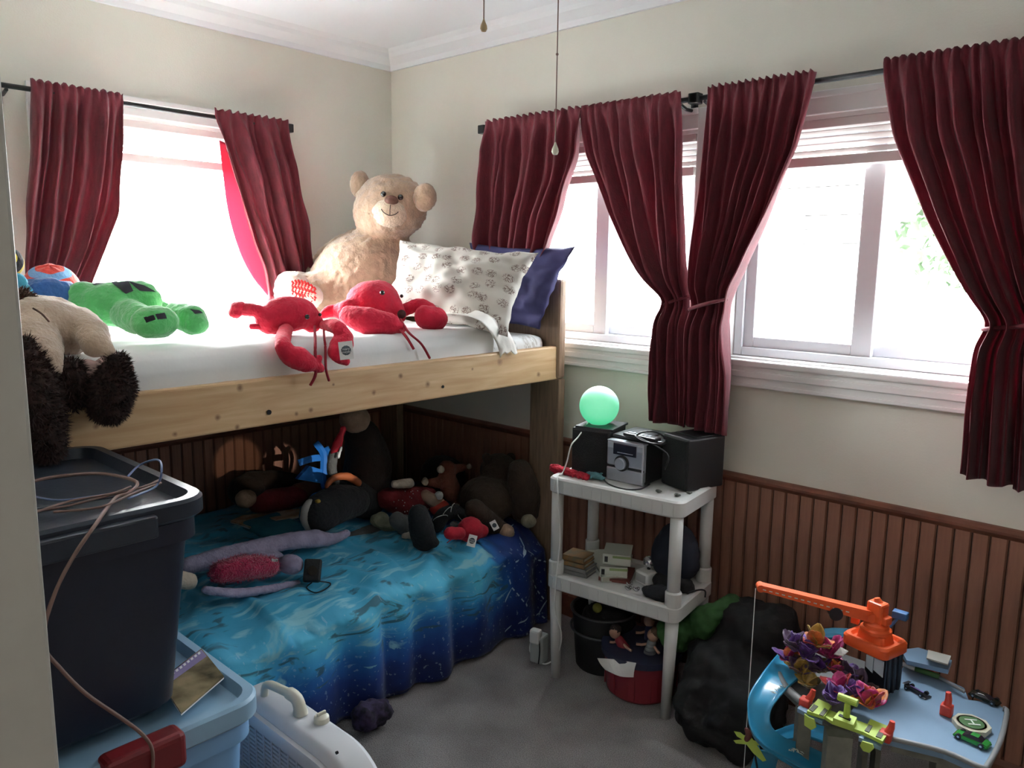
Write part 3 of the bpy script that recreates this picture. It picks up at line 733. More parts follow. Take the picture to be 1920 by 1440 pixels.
part('mouth', B().tube([onmuz(px, py, .0025) for px, py in ((715, 392), (719, 398), (727, 403), (733, 404), (741, 402), (747, 397))], .0018, seg=5, smooth=3).tube([onmuz(732, 384, .002), onmuz(731, 394, .0025), onmuz(731, 403, .0025)], .0016, seg=5), THREAD, tb)
ft = c_(548, 540, YB-.42)
organic('foot', [('e', ft, (rr(ft, 40), rr(ft, 30), rr(ft, 32))), ('e', c_(572, 556, YB-.40), (rr(ft, 38), rr(ft, 30), rr(ft, 26)))], SOLE, tb, vox=.008, sm=5, disp=.004, ds=45)
# striped pad on the foot: red zebra stripes standing a little proud
RSTR = mat('red_stripe_cloth', (.62, .03, .03), .8, bump=.2)
fc = P(569, 549, y=YB-.42); fd = tocam(fc); frx = rr(fc, 1)
M_ = facing(fc+fd*rr(fc, 22), fd); b = B()
for k in range(8):
    xx = (-19+k*5.6)*frx; hh = math.sqrt(max(0, 1-((k-3.5)/4.6)**2))*19*frx; sk = k*2.2*frx
    pts = [M_ @ V((xx+(1.6 if q % 2 else -1.6)*frx, -hh-sk*.7+2*hh*q/6+9*frx, -((xx/frx)**2+(hh-2*hh*q/6)**2/frx/frx)*.004*frx-.004)) for q in range(7)]
    b.tube(pts, 2.3*frx, seg=6, smooth=2)
part('foot_stripes', b, RSTR, tb, smooth=True)

REDP = mat('red_plush', (.56, .005, .035), .9, var=.10, vs=26, bump=.5, bs=120, sheen=.12)
REDD = mat('dark_red_ribbon', (.30, .01, .025), .8)
TAGW = mat('white_card', (.78, .78, .76), .6)
TAGD = mat('slate_print', (.05, .07, .09), .6)
def swingtag(px, py, root, x, w_=13, h_=17, roll=.1, words=('mary', 'meyer')):
    p = P(px, py, x=x); n = tocam(p); k = rr(p, 1); M = facing(p, n, roll=roll)
    tg = part('tag', B().box((-w_*k, -h_*k, -.0006), (w_*k, h_*k, .0006), bev=.0004, M=M), TAGW, root)
    part('tag_emblem', B().prism([M @ V((.68*w_*k*(1+.06*(q % 2))*math.cos(2*PI*q/24), .68*w_*k*(1+.06*(q % 2))*math.sin(2*PI*q/24), .0007)) for q in range(24)], n*.0005), TAGD, tg)
    for i, s_ in enumerate(words): text(tg, s_, .52*w_*k, M @ Matrix.Translation((0, (.2-.42*i)*w_*k, .0014)), TAGW)
# lobster nearer the camera, claws hanging over the cover's edge
lb = thing('lobster_plush', 'red plush lobster with white tag, claws drooping over the bunk edge', 'stuffed animal', P(560, 625, z=1.265), group='red plush lobsters on the upper bunk')
X1 = at(550, 624, z=1.245).x
g = lambda px, py, x=X1: P(px, py, x=x)
k1 = rr(g(550, 590), 1)
organic('body', [('c', [g(505, 600), g(530, 590), g(565, 590, X1+.02), g(592, 603, X1+.03)], [26*k1, 34*k1, 32*k1, 15*k1]), ('e', g(585, 612, X1+.03), (16*k1, 16*k1, 12*k1)),
                 ('c', [g(505, 600), g(482, 583), g(455, 580, X1-.04)], [20*k1, 12*k1, 12*k1])], REDP, lb, vox=.006, sm=5, disp=.002, ds=60)
organic('tail_fan', [('e', g(447, 575, X1-.05), (20*k1, 14*k1, 10*k1)), ('e', g(441, 587, X1-.05), (16*k1, 12*k1, 10*k1)), ('c', [g(450, 580, X1-.05), g(472, 584, X1-.05)], [10*k1, 10*k1])], REDP, lb, vox=.006, sm=3, disp=.002, ds=60)
organic('leg', [('c', [g(520, 612), g(495, 613), g(472, 612)], [7*k1, 6*k1, 6*k1]), ('c', [g(515, 622), g(495, 618)], [6*k1, 4*k1])], REDP, lb, vox=.005, sm=3)
organic('claw', [('c', [g(536, 618, X1+.03), g(530, 645, 1.135), g(545, 668, 1.15), g(575, 680, 1.175)], [13*k1, 13*k1, 17*k1, 17*k1]), ('c', [g(560, 672, 1.17), g(590, 688, 1.18), g(603, 692, 1.18)], [20*k1, 9*k1, 7*k1]), ('e', g(598, 673, 1.18), (7*k1, 7*k1, 8*k1))], REDP, lb, vox=.006, sm=4, disp=.002, ds=60)
organic('claw', [('c', [g(605, 610, X1+.03), g(628, 612, 1.11), g(645, 630, 1.15), g(646, 650, 1.17)], [9*k1, 13*k1, 15*k1, 16*k1]), ('c', [g(638, 650, 1.15), g(628, 664, 1.165), g(648, 678, 1.17)], [20*k1, 12*k1, 8*k1])], REDP, lb, vox=.006, sm=4, disp=.002, ds=60)
part('feeler', B().tube([g(590, 612, X1+.07), g(591, 640, 1.155), g(591, 660, 1.18), g(592, 700, 1.185), g(582, 722, 1.165)], .0045, seg=6, smooth=6), REDD, lb, smooth=True)
part('feeler', B().tube([g(607, 612, X1+.05), g(608, 634, 1.135), g(610, 650, 1.15), g(611, 690, 1.17), g(617, 714, 1.165)], .0038, seg=6, smooth=6), REDD, lb, smooth=True)
part('eye', B().sph(g(576, 594, X1+.115), 4.5*k1, seg=12), EYE, lb, smooth=True); part('eye', B().sph(g(600, 590, X1+.07), 3.5*k1, seg=12), EYE, lb, smooth=True)
swingtag(649, 657, lb, 1.205)
# lobster further back with the big front claw
lc = thing('lobster_plush', 'bigger-headed red plush lobster lying in front of the printed pillow', 'stuffed animal', P(720, 615, z=1.265), group='red plush lobsters on the upper bunk')
X2 = at(700, 612, z=1.245).x
h = lambda px, py, x=X2: P(px, py, x=x)
k2 = rr(h(700, 570), 1)
organic('body', [('e', h(700, 570), (52*k2, 52*k2, 44*k2)), ('c', [h(710, 565), h(735, 580, X2+0.060), h(748, 592, X2+0.080)], [40*k2, 24*k2, 15*k2]), ('c', [h(655, 585), h(625, 582, X2-0.060)], [24*k2, 11*k2])], REDP, lc, vox=.007, sm=5, disp=.002, ds=60)
organic('tail_fan', [('c', [h(640, 582, X2-0.040), h(618, 584, X2-0.060), h(603, 592, X2-0.060)], [12*k2, 12*k2, 6*k2]), ('e', h(655, 597, X2-0.020), (10*k2, 8*k2, 9*k2))], REDP, lc, vox=.006, sm=3)
organic('claw', [('c', [h(655, 592, X2+0.080), h(690, 602, X2+0.140), h(730, 608, X2+0.180)], [18*k2, 25*k2, 20*k2]), ('c', [h(730, 606, X2+0.180), h(752, 616, X2+0.200), h(757, 613, X2+0.200)], [18*k2, 9*k2, 6*k2])], REDP, lc, vox=.006, sm=4, disp=.002, ds=60)
organic('claw', [('c', [h(755, 583, X2+0.060), h(785, 572, X2+0.090), h(805, 582, X2+0.120)], [12*k2, 13*k2, 15*k2]), ('e', h(811, 598, X2+0.160), (29*k2, 29*k2, 24*k2)), ('e', h(797, 594, X2+0.160), (20*k2, 20*k2, 22*k2))], REDP, lc, vox=.006, sm=4, disp=.002, ds=60)
part('feeler', B().tube([h(751, 598, X2+0.160), h(765, 622, 1.10), h(790, 645, 1.14), h(806, 672, 1.146)], .0042, seg=6, smooth=6), REDD, lc, smooth=True)
part('feeler', B().tube([h(748, 616, X2+0.200), h(762, 632, 1.115), h(776, 655, 1.135)], .0048, seg=6, smooth=6), REDD, lc, smooth=True)
part('eye', B().sph(h(717, 549, X2+0.135), 4.5*k2, seg=12), EYE, lc, smooth=True); part('eye', B().sph(h(753, 555, X2+0.090), 3.5*k2, seg=12), EYE, lc, smooth=True)
part('nose', B().sph(h(753, 589, X2+0.160), 8*k2, seg=14), mat('dark_red_felt', (.05, .01, .01), X2+0.060), lc, smooth=True)

# green plush with dark square patches
GRN = mat('green_plush', (.10, .48, .14), .95, var=.14, vs=14, bump=.5, bs=100, sheen=.5)
PATCH = mat('charcoal_patch', (.035, .033, .045), .9)
gp = thing('green_plush_toy', 'bright green plush creature with charcoal square patches, feet toward the room', 'stuffed animal', P(260, 620, z=1.27))
g = lambda px, py, x: P(px, py, x=x)
kg = rr(g(230, 570, .7), 1)
gb = organic('body', [('c', [g(165, 575, .62), g(210, 572, .65), g(260, 568, .68)], [34*kg, 44*kg, 42*kg]), ('c', [g(250, 560, .62), g(315, 590, .66)], [30*kg, 20*kg]), ('c', [g(150, 555, .6), g(180, 550, .6)], [24*kg, 22*kg]),
                      ('c', [g(240, 590, .75), g(268, 600, .86), g(300, 606, .93)], [30*kg, 26*kg, 24*kg])], GRN, gp, vox=.009, sm=6, disp=.006, ds=24)
organic('foot', [('e', g(290, 604, .96), (42*kg*.95, 40*kg, 29*kg)), ('e', g(286, 612, .97), (36*kg, 34*kg, 20*kg))], GRN, gp, vox=.008, sm=4, disp=.003, ds=40)
organic('foot', [('c', [g(330, 590, .80), g(360, 600, .90)], [24*kg, 28*kg]), ('e', g(366, 606, .92), (28*kg, 24*kg, 22*kg))], GRN, gp, vox=.008, sm=4, disp=.003, ds=40)
def onmesh(o, px, py, lift=.002):
    dg = bpy.context.evaluated_depsgraph_get(); dg.update()
    off = ROOT[o]; d = ray(px, py).normalized(); ok, loc, nn, _ = o.ray_cast(CAM-off, d)
    return (loc+off+nn*lift, nn) if ok else (None, None)
def patch(o, corners, m, root, name='patch', n=8, lift=.0025):
    """cloth patch laid on the visible surface of o between four picture corners"""
    rows = []
    for i in range(n+1):
        r_ = []
        for j in range(n+1):
            u, v = j/n, i/n; x_ = (corners[0][0]*(1-u)+corners[1][0]*u)*(1-v)+(corners[3][0]*(1-u)+corners[2][0]*u)*v
            y_ = (corners[0][1]*(1-u)+corners[1][1]*u)*(1-v)+(corners[3][1]*(1-u)+corners[2][1]*u)*v
            p, nn = onmesh(o, x_, y_, lift); r_.append(p)
        rows.append(r_)
    t = B(); vs = {}
    for i in range(n+1):
        for j in range(n+1):
            if rows[i][j] is not None: vs[i, j] = t.bm.verts.new(rows[i][j])
    for i in range(n):
        for j in range(n):
            q = [(i, j), (i, j+1), (i+1, j+1), (i+1, j)]
            if all(k in vs for k in q): t.bm.faces.new([vs[k] for k in q])
    if not t.bm.faces: return None
    return part(name, t, m, root, smooth=True)
feet = [o for o in bpy.data.objects if o.parent == gp and o.name.startswith('foot')]
patch(feet[0], [(270, 596), (288, 591), (292, 600), (275, 606)], PATCH, gp); patch(feet[0], [(291, 590), (308, 587), (312, 598), (295, 600)], PATCH, gp)
patch(feet[1], [(356, 580), (374, 583), (380, 588), (366, 590)], PATCH, gp)
patch(gb, [(172, 534), (200, 527), (192, 533), (178, 536)], PATCH, gp); patch(gb, [(208, 530), (240, 525), (250, 546), (236, 552)], PATCH, gp); patch(gb, [(240, 528), (270, 536), (292, 548), (262, 546)], PATCH, gp)

# striped round cushion toy and its blue body
REDB = mat('bright_red_plush', (.70, .04, .025), .9, bump=.4, bs=90, sheen=.3); LBL = mat('light_blue_plush', (.22, .42, .75), .9, bump=.4, bs=90); BLUP = mat('blue_plush', (.03, .12, .36), .9, var=.15, vs=18, bump=.4, bs=90, sheen=.3)
st = thing('striped_plush', 'round plush striped red and pale blue over a blue body, beside the left curtain', 'stuffed animal', P(110, 560, z=1.265))
kq = rr(P(100, 520, x=.45), 1); q0 = P(98, 545, x=.40)
for k, (m_, a0, a1) in enumerate(((REDB, 0, .50), (LBL, .50, .80), (REDB, .80, 1.15), (BLUP, 1.15, 2.2))):
    t = B(); R = Euler((.12, .30, 0)).to_matrix(); rows = []
    for i in range(7):
        a_ = a0+(a1-a0)*i/6; rows.append([q0+R @ V((58*kq*math.sin(a_)*math.cos(p_), 50*kq*math.sin(a_)*math.sin(p_), 50*kq*math.cos(a_)+.002*math.sin(5*p_))) for p_ in [2*PI*j/36 for j in range(37)]])
    t.grid(rows); part('stripe', t, m_, st, smooth=True)
organic('body', [('c', [P(60, 548, x=.55), P(95, 548, x=.58), P(125, 552, x=.55)], [24*kq, 26*kq, 24*kq])], BLUP, st, vox=.008, sm=5, disp=.008, ds=26)
BEE1 = mat('yellow_plush', (.72, .52, .05), .9, bump=.4, bs=90, sheen=.3); BEE2 = mat('black_plush', (.03, .028, .03), .9, bump=.5, bs=90)
be = thing('bee_plush', 'small round yellow and black striped plush beside the door jamb', 'stuffed animal', P(20, 520, z=1.30))
qb = P(12, 492, x=.50); kb = rr(qb, 1)
for k in range(5):
    t = B(); rows = []; R = Euler((.2, 1.2, 0)).to_matrix()
    for i in range(6):
        a_ = PI*(k+i/5)/5; rows.append([qb+R @ V((29*kb*math.sin(a_)*math.cos(p_), 29*kb*math.sin(a_)*math.sin(p_), 31*kb*math.cos(a_))) for p_ in [2*PI*j/30 for j in range(31)]])
    t.grid(rows); part('band', t, BEE1 if k % 2 == 0 else BEE2, be, smooth=True)
tl = thing('teal_cushion', 'small teal and blue plush cushion under the yellow and black one', 'cushion', P(25, 545, z=1.27))
organic('cushion_body', [('c', [P(5, 530, x=.62), P(30, 530, x=.62)], [22*kq, 18*kq]), ('e', P(45, 548, x=.6), (16*kq, 16*kq, 14*kq))], mat('teal_plush', (.04, .22, .32), .9, var=.5, vs=9, bump=.3, bs=70), tl, vox=.008, sm=4, disp=.004, ds=30)

# big tan horse-like plush with shaggy dark hooves hanging over the rail
HORSE = mat('beige_plush', (.47, .35, .26), .95, var=.08, vs=20, bump=.5, bs=110, sheen=.4); SHAG = mat('dark_brown_shag', (.030, .013, .010), .95, var=.5, vs=60); SHAG2 = mat('brown_shag', (.09, .045, .03), .95, var=.4, vs=60)
hp = thing('shaggy_plush_animal', 'large beige plush animal with shaggy dark brown feet hanging over the bunk rail', 'stuffed animal', P(130, 700, x=1.16))
g = lambda px, py, x: P(px, py, x=x)
kh = rr(g(110, 620, 1.0), 1)
organic('body', [('e', g(75, 615, .98), (88*kh*.9, 75*kh, 58*kh)), ('c', [g(30, 590, .9), g(100, 600, .95), g(125, 625, 1.02)], [40*kh, 46*kh, 44*kh]),
                 ('c', [g(150, 600, 1.0), g(170, 622, 1.08), g(180, 645, 1.13)], [26*kh, 30*kh, 26*kh]), ('c', [g(185, 640, 1.14), g(205, 660, 1.17)], [20*kh, 14*kh]),
                 ('c', [g(60, 640, 1.05), g(85, 675, 1.16), g(95, 690, 1.18)], [50*kh, 30*kh, 22*kh])], HORSE, hp, vox=.008, sm=6, disp=.003, ds=40)
hf = organic('foot', [('c', [g(218, 685, 1.18), g(210, 725, 1.19), g(205, 760, 1.19)], [24*kh, 40*kh, 33*kh])], SHAG, hp, vox=.009, sm=4, disp=.006, ds=50)
fur(hp, hf, 6000, .013, SHAG, 'foot_fur', wid=.0018)
hf2 = organic('foot', [('c', [g(40, 660, 1.15), g(50, 720, 1.2), g(70, 790, 1.2), g(90, 840, 1.21)], [28*kh, 44*kh, 42*kh, 26*kh]), ('c', [g(130, 700, 1.17), g(140, 745, 1.17)], [28*kh, 22*kh])], SHAG, hp, vox=.009, sm=4, disp=.008, ds=50)
fur(hp, hf2, 9000, .016, SHAG, 'foot_fur', wid=.0018)
mn = organic('mane', [('c', [g(10, 562, .95), g(45, 560, .95), g(62, 572, .98)], [24*kh, 18*kh, 10*kh]), ('c', [g(10, 600, 1.0), g(35, 585, .98)], [22*kh, 14*kh])], SHAG2, hp, vox=.009, sm=4, disp=.006, ds=50)
fur(hp, mn, 3600, .014, SHAG2, 'mane_fur', wid=.0018)
part('whisker', B().tube([g(62, 578, 1.10), g(78, 588, 1.12), g(92, 603, 1.14)], .0022, seg=5, smooth=4), SHAG2, hp)
tag(organic('pink_blanket', [('c', [g(165, 700, 1.16), g(190, 690, 1.17), g(205, 680, 1.165), g(238, 690, 1.155)], [16*kh, 18*kh, 15*kh, 12*kh]), ('c', [g(120, 690, 1.15), g(160, 690, 1.16)], [15*kh, 15*kh])], mat('dusty_pink_cloth', (.42, .27, .25), .9, bump=.4, bs=50), vox=.008, sm=2, disp=.008, ds=40), 'crumpled dusty pink cloth under the beige plush animal', 'cloth')

# ================================================================== LOWER BUNK
ZB = .415
lm = thing('lower_mattress', 'lower bunk mattress hidden under the blue comforter', 'mattress', (.6, -1.15, .14))
part('mattress_body', slab((.07, YFt+.06, .14), (1.06, YH-.06, .36), .04, .002, 4, n=16), SHEETW, lm, smooth=True)
def ocean():
    m = mat('ocean_print_comforter', (.02, .2, .5), .6, bump=.25, bs=16, sheen=.1)
    b = m.node_tree.nodes['Principled BSDF']; b.inputs['Specular IOR Level'].default_value = .35
    ge = N(m, 'ShaderNodeNewGeometry'); uv = N(m, 'ShaderNodeTexCoord'); sp = N(m, 'ShaderNodeSeparateXYZ'); Lk(m, uv.outputs['UV'], sp.inputs[0])
    n = N(m, 'ShaderNodeTexNoise', Scale=3.0, Detail=6.0, Distortion=1.5); Lk(m, uv.outputs['UV'], n.inputs[0])
    def mth(op, a, b_=None, c=None):
        q = N(m, 'ShaderNodeMath', operation=op)
        for i, v in enumerate((a, b_, c)):
            if v is None: continue
            if hasattr(v, 'is_linked'): Lk(m, v, q.inputs[i])
            else: q.inputs[i].default_value = v
        return q.outputs[0]
    # u across the bed (0 wall, 1 front fold, >1 drop), v along (metres, negative towards the foot)
    u, v = sp.outputs[0], sp.outputs[1]
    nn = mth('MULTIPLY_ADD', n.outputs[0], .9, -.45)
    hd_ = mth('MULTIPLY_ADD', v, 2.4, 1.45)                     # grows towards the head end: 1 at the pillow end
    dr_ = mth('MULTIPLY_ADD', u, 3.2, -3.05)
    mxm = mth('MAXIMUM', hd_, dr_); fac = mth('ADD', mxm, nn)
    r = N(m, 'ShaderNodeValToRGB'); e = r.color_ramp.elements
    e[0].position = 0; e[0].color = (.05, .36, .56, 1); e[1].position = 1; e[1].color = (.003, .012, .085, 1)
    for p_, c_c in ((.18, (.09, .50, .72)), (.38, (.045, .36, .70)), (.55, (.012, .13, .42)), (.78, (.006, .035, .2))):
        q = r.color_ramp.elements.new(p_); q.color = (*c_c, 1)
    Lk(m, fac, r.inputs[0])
    # pale streaks and slate fish-like shadows
    mp = N(m, 'ShaderNodeMapping'); mp.inputs['Scale'].default_value = (9, 2.6, 1); mp.inputs['Rotation'].default_value = (0, 0, .5); Lk(m, uv.outputs['UV'], mp.inputs[0])
    n2 = N(m, 'ShaderNodeTexNoise', Scale=1.6, Detail=4.0, Distortion=2.2); Lk(m, mp.outputs[0], n2.inputs[0])
    mr = N(m, 'ShaderNodeMapRange'); Lk(m, n2.outputs[0], mr.inputs[0]); mr.inputs[1].default_value = .57; mr.inputs[2].default_value = .66
    low = mth('LESS_THAN', fac, .62); k_ = mth('MULTIPLY', mr.outputs[0], mth('MULTIPLY', low, .75))
    mx = N(m, 'ShaderNodeMixRGB'); Lk(m, k_, mx.inputs[0]); Lk(m, r.outputs[0], mx.inputs[1]); mx.inputs[2].default_value = (.30, .62, .68, 1)
    mr2 = N(m, 'ShaderNodeMapRange'); Lk(m, n2.outputs[0], mr2.inputs[0]); mr2.inputs[1].default_value = .42; mr2.inputs[2].default_value = .36
    k2_ = mth('MULTIPLY', mr2.outputs[0], mth('MULTIPLY', low, .8))
    mx2 = N(m, 'ShaderNodeMixRGB'); Lk(m, k2_, mx2.inputs[0]); Lk(m, mx.outputs[0], mx2.inputs[1]); mx2.inputs[2].default_value = (.035, .10, .125, 1)
    # dashed white constellation lines at the head end
    vo = N(m, 'ShaderNodeTexVoronoi', Scale=8.0, feature='DISTANCE_TO_EDGE', voronoi_dimensions='2D'); Lk(m, uv.outputs['UV'], vo.inputs['Vector'])
    ln = mth('LESS_THAN', vo.outputs['Distance'], .022)
    n3 = N(m, 'ShaderNodeTexWave', Scale=15.0, Distortion=.0, bands_direction='DIAGONAL'); Lk(m, uv.outputs['UV'], n3.inputs['Vector'])
    dash = mth('GREATER_THAN', n3.outputs[1], .45); hi_ = mth('GREATER_THAN', hd_, .55)
    n4 = N(m, 'ShaderNodeTexNoise', Scale=5.0); Lk(m, uv.outputs['UV'], n4.inputs[0]); keep = mth('GREATER_THAN', n4.outputs[0], .45)
    st_ = mth('MULTIPLY', mth('MULTIPLY', ln, dash), mth('MULTIPLY', hi_, keep))
    n5 = N(m, 'ShaderNodeTexNoise', Scale=70.0, Detail=1.0); Lk(m, uv.outputs['UV'], n5.inputs[0])
    fo = mth('MULTIPLY', mth('GREATER_THAN', n5.outputs[0], .67), mth('GREATER_THAN', dr_, .05)); fo = mth('MULTIPLY', fo, .22)
    al_ = mth('MAXIMUM', mth('MULTIPLY', st_, .7), fo)
    mx3 = N(m, 'ShaderNodeMixRGB'); Lk(m, al_, mx3.inputs[0]); Lk(m, mx2.outputs[0], mx3.inputs[1]); mx3.inputs[2].default_value = (.55, .72, .80, 1)
    Lk(m, mx3.outputs[0], b.inputs['Base Color']); return m
def bedz(x, y):
    """height of the comforter's top"""
    z = ZB+.018*noise.noise(V((x*3, y*3, 4)))+.010*noise.noise(V((x*9+y*4, y*5-x*3, 1)))
    q = noise.noise(V((x*4.2+y*2, y*3.1-x*2.2, 9))); z += .016*(1-min(1, abs(q)*5))
    q = noise.noise(V((x*2.6-y*3.3, y*6.1+x, 19))); z += .010*(1-min(1, abs(q)*6))
    return z-.05*max(0, (x-.75)/.35)**2
nu, nv = 120, 190; rows = []; UVs = []
for j in range(nv+1):
    y = YFt+.06+(YH-.075-YFt-.06)*j/nv; row = []
    fx = 1.105+.014*noise.noise(V((y*5, 3, 0)))+.01*math.sin(y*23)
    for i in range(nu+1):
        s_ = i/nu*1.52
        if s_ < fx:
            x = .035+s_*(fx-.035)/fx; z = bedz(x, y)
            rr_ = max(0, s_-(fx-.07)); z -= rr_*rr_*5.5
            z += .011*max(0, s_-.5)*math.sin(y*31+x*16+2*noise.noise(V((x*3, y*3, 7))))
        else:
            q = s_-fx; t_ = min(1, q/.35); gat = (.020*math.sin(y*34+1.3*math.sin(y*7))+.016*noise.noise(V((y*11, q*3, 2))))*min(1, q/.08)
            x = fx+.018+.02*t_+gat; z = bedz(fx, y)-.027-q*(.93+.04*noise.noise(V((y*4, 0, 3))))
            z = max(z, .012+.01*abs(math.sin(y*20)))
        row.append((x, y, z)); UVs.append((s_/1.12, y))
    rows.append(row)
t = B().grid(rows)
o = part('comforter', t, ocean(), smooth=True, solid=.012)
uvl = o.data.uv_layers.new(name='UVMap')
for p in o.data.polygons:
    for li in p.loop_indices: uvl.data[li].uv = UVs[o.data.loops[li].vertex_index]
tag(o, 'rumpled blue and turquoise ocean print comforter on the lower bunk', 'comforter')
tag(organic('cloth_bundle', [('c', [at(686, 1345, z=.05), at(712, 1332, z=.05)], [.045, .04])], mat('dark_print_cloth', (.03, .02, .05), .9, var=.8, vs=40), vox=.01, sm=2, disp=.012, ds=30), 'small dark patterned cloth bundle on the carpet at the edge of the comforter', 'cloth')

def plush(name, label, ref, specs, group=None, zc=ZB, cat='stuffed animal', vox=.007):
    """specs: (part name, material, [shapes in picture points at depth x], label)"""
    c0 = at(ref[0], ref[1], z=zc); X = c0.x
    r = thing(name, label, cat, (c0.x, c0.y, zc), group=group); outp = []
    for sp_ in specs:
        pn, m_, shp = sp_[:3]; sh = []
        for s_ in shp:
            kind, pts, rad = s_[:3]; dx = s_[3] if len(s_) > 3 else 0
            if kind == 'e':
                c = at(pts[0], pts[1], x=X+dx); k = rr(c, 1); rad = rad if hasattr(rad, '__len__') else (rad, rad, rad); sh.append(('e', c, tuple(q*k for q in rad)))
            else:
                cs = [at(q[0], q[1], x=X+(q[2] if len(q) > 2 else dx)) for q in pts]; k = rr(cs[0], 1); sh.append(('c', cs, [q*k for q in rad]))
        outp.append(organic(pn, sh, m_, r, vox=vox, sm=3, disp=.002, ds=50, label=sp_[3] if len(sp_) > 3 else None))
    return r, X, outp
PL = lambda n, c, **kw: mat(n, c, .95, bump=.5, bs=100, sheen=kw.pop('sheen', .04), var=.15, vs=25, **kw)
DKBR = PL('dark_brown_plush', (.022, .012, .009)); REDW = PL('deep_red_plush', (.17, .012, .015)); TANS = PL('tan_face_plush', (.42, .27, .18)); RUST = PL('rust_plush', (.20, .065, .04)); CRM = PL('cream_small_plush', (.55, .46, .36))
NVY = PL('navy_plush', (.02, .025, .07)); GRY = PL('grey_plush', (.10, .10, .095)); OLV = PL('olive_grey_plush', (.17, .17, .11)); LIL = PL('lilac_grey_plush', (.33, .29, .40)); CHAR = PL('charcoal_plush', (.014, .014, .015)); BRB = PL('dark_bear_plush', (.045, .027, .017)); WHT = PL('white_small_plush', (.6, .6, .58))
gt = 'soft toys heaped on the lower bunk'
plush('hooded_doll', 'tan-faced plush doll in red clothes lying against the left wall wainscot', (540, 962), [
    ('hood', DKBR, [('e', (462, 920), (34, 34, 30), -.02), ('c', [(470, 905), (520, 900), (560, 905)], [22, 18, 16], -.03)]), ('face', TANS, [('e', (461, 935), (20, 20, 17), .05)]),
    ('body', REDW, [('c', [(485, 942), (520, 938), (560, 930)], [20, 24, 20], .03)]), ('leg', RUST, [('c', [(560, 925), (590, 915), (610, 905)], [20, 18, 14], .02)])], group=gt)
plush('tall_doll', 'tall dark stuffed doll propped upright with red neckerchief and big boots', (640, 1000), [
    ('body', DKBR, [('c', [(680, 820), (690, 870), (680, 925)], [34, 46, 48], -.08)]), ('head', TANS, [('e', (665, 786), (31, 28, 26), -.04)]),
    ('neckerchief', mat('red_kerchief', (.65, .02, .04), .6), [('c', [(640, 812), (632, 835), (622, 848)], [5, 10, 4], .05), ('c', [(643, 805), (640, 818)], [7, 4], .05)]),
    ('arm', GRY, [('c', [(625, 850), (622, 880), (630, 905)], [9, 10, 8], .03)], 'grey sleeve'),
    ('coat_trim', WHT, [('c', [(640, 838), (634, 858)], [3.5, 3.5], .075)]), ('belt', mat('orange_brown_belt', (.38, .10, .03), .6), [('c', [(612, 912), (625, 897), (650, 893), (672, 905)], [5, 7, 8, 8], .07)]),
    ('boot', CHAR, [('c', [(600, 962), (632, 945), (665, 940)], [36, 38, 30], .08), ('c', [(650, 920), (690, 945)], [30, 30], .0)]),
    ('boot_sole', mat('pale_felt_sole', (.45, .42, .38), .9), [('e', (583, 966), (14, 22, 32), .08)]), ('badge', mat('yellow_felt', (.45, .28, .04), .8), [('e', (596, 940), (7, 6, 5), .155)])], group=gt)
plush('navy_plush_toy', 'dark navy plush lump behind the red dotted toy', (705, 950), [('body', NVY, [('c', [(680, 905), (710, 925), (735, 940)], [26, 32, 24])])], group=gt)
r_, X_, o_ = plush('dotted_plush', 'deep red plush toy with tiny white dots and a cream sleeve', (775, 972), [
    ('body', REDW, [('c', [(725, 935), (760, 940), (800, 935)], [20, 30, 24]), ('c', [(760, 950), (775, 968)], [24, 18])]), ('sleeve', CRM, [('c', [(740, 908), (768, 906)], [8, 10], .04)]),
    ('face', TANS, [('c', [(798, 930), (822, 945)], [12, 14], .05)]), ('cap', mat('orange_red_plush', (.45, .05, .03), .9), [('e', (824, 952), (20, 20, 15), .06)]), ('pompom', WHT, [('e', (823, 929), (9, 9, 9), .07)])], group=gt)
b = B()
for _ in range(26):
    q, nn = onmesh(o_[0], random.uniform(735, 805), random.uniform(920, 965))
    if q is not None: b.sph(q, .0022, seg=6)
part('dot', b, WHT, r_, kind='stuff')
plush('small_rust_bear', 'small rust teddy with arms outstretched and cream paws', (842, 955), [
    ('body', RUST, [('c', [(838, 895), (845, 920)], [17, 20]), ('c', [(845, 880), (868, 877)], [10, 8]), ('c', [(825, 905), (806, 905)], [12, 8]), ('c', [(850, 925), (855, 945)], [12, 9]), ('e', (838, 878), (17, 17, 15))]),
    ('muzzle', CRM, [('e', (826, 880), (8, 8, 8), .05)]), ('paw', CRM, [('e', (880, 875), (6, 6, 6))]), ('paw', CRM, [('e', (797, 903), (7, 7, 9))]), ('paw', CRM, [('e', (856, 948), (6, 6, 5), .02)])], group=gt)
plush('dark_bear', 'large dark brown bear slumped at the head end of the lower bunk', (900, 975), [
    ('body', BRB, [('e', (915, 935), (58, 52, 42)), ('e', (935, 880), (36, 34, 30), -.02), ('c', [(890, 955), (925, 985), (945, 995)], [20, 19, 15], .1)]), ('ear', BRB, [('e', (912, 858), (10, 8, 10), -.02)]), ('ear', BRB, [('e', (958, 858), (10, 8, 10), -.02)]), ('foot', TANS, [('e', (949, 998), (16, 16, 16), .14)])], group=gt)
plush('dark_bear', 'second dark brown bear leaning on the bed post', (985, 975), [('body', BRB, [('c', [(975, 885), (982, 920), (985, 955)], [24, 32, 28])]), ('foot', PL('drab_plush', (.20, .17, .11)), [('e', (991, 977), (15, 15, 13), .09)])], group=gt)
plush('round_head_toy', 'very dark plush with a domed brown head behind the rust teddy', (800, 955), [('body', DKBR, [('e', (830, 890), (46, 40, 36), -.12), ('e', (800, 935), (40, 40, 30), -.1)])], group=gt)
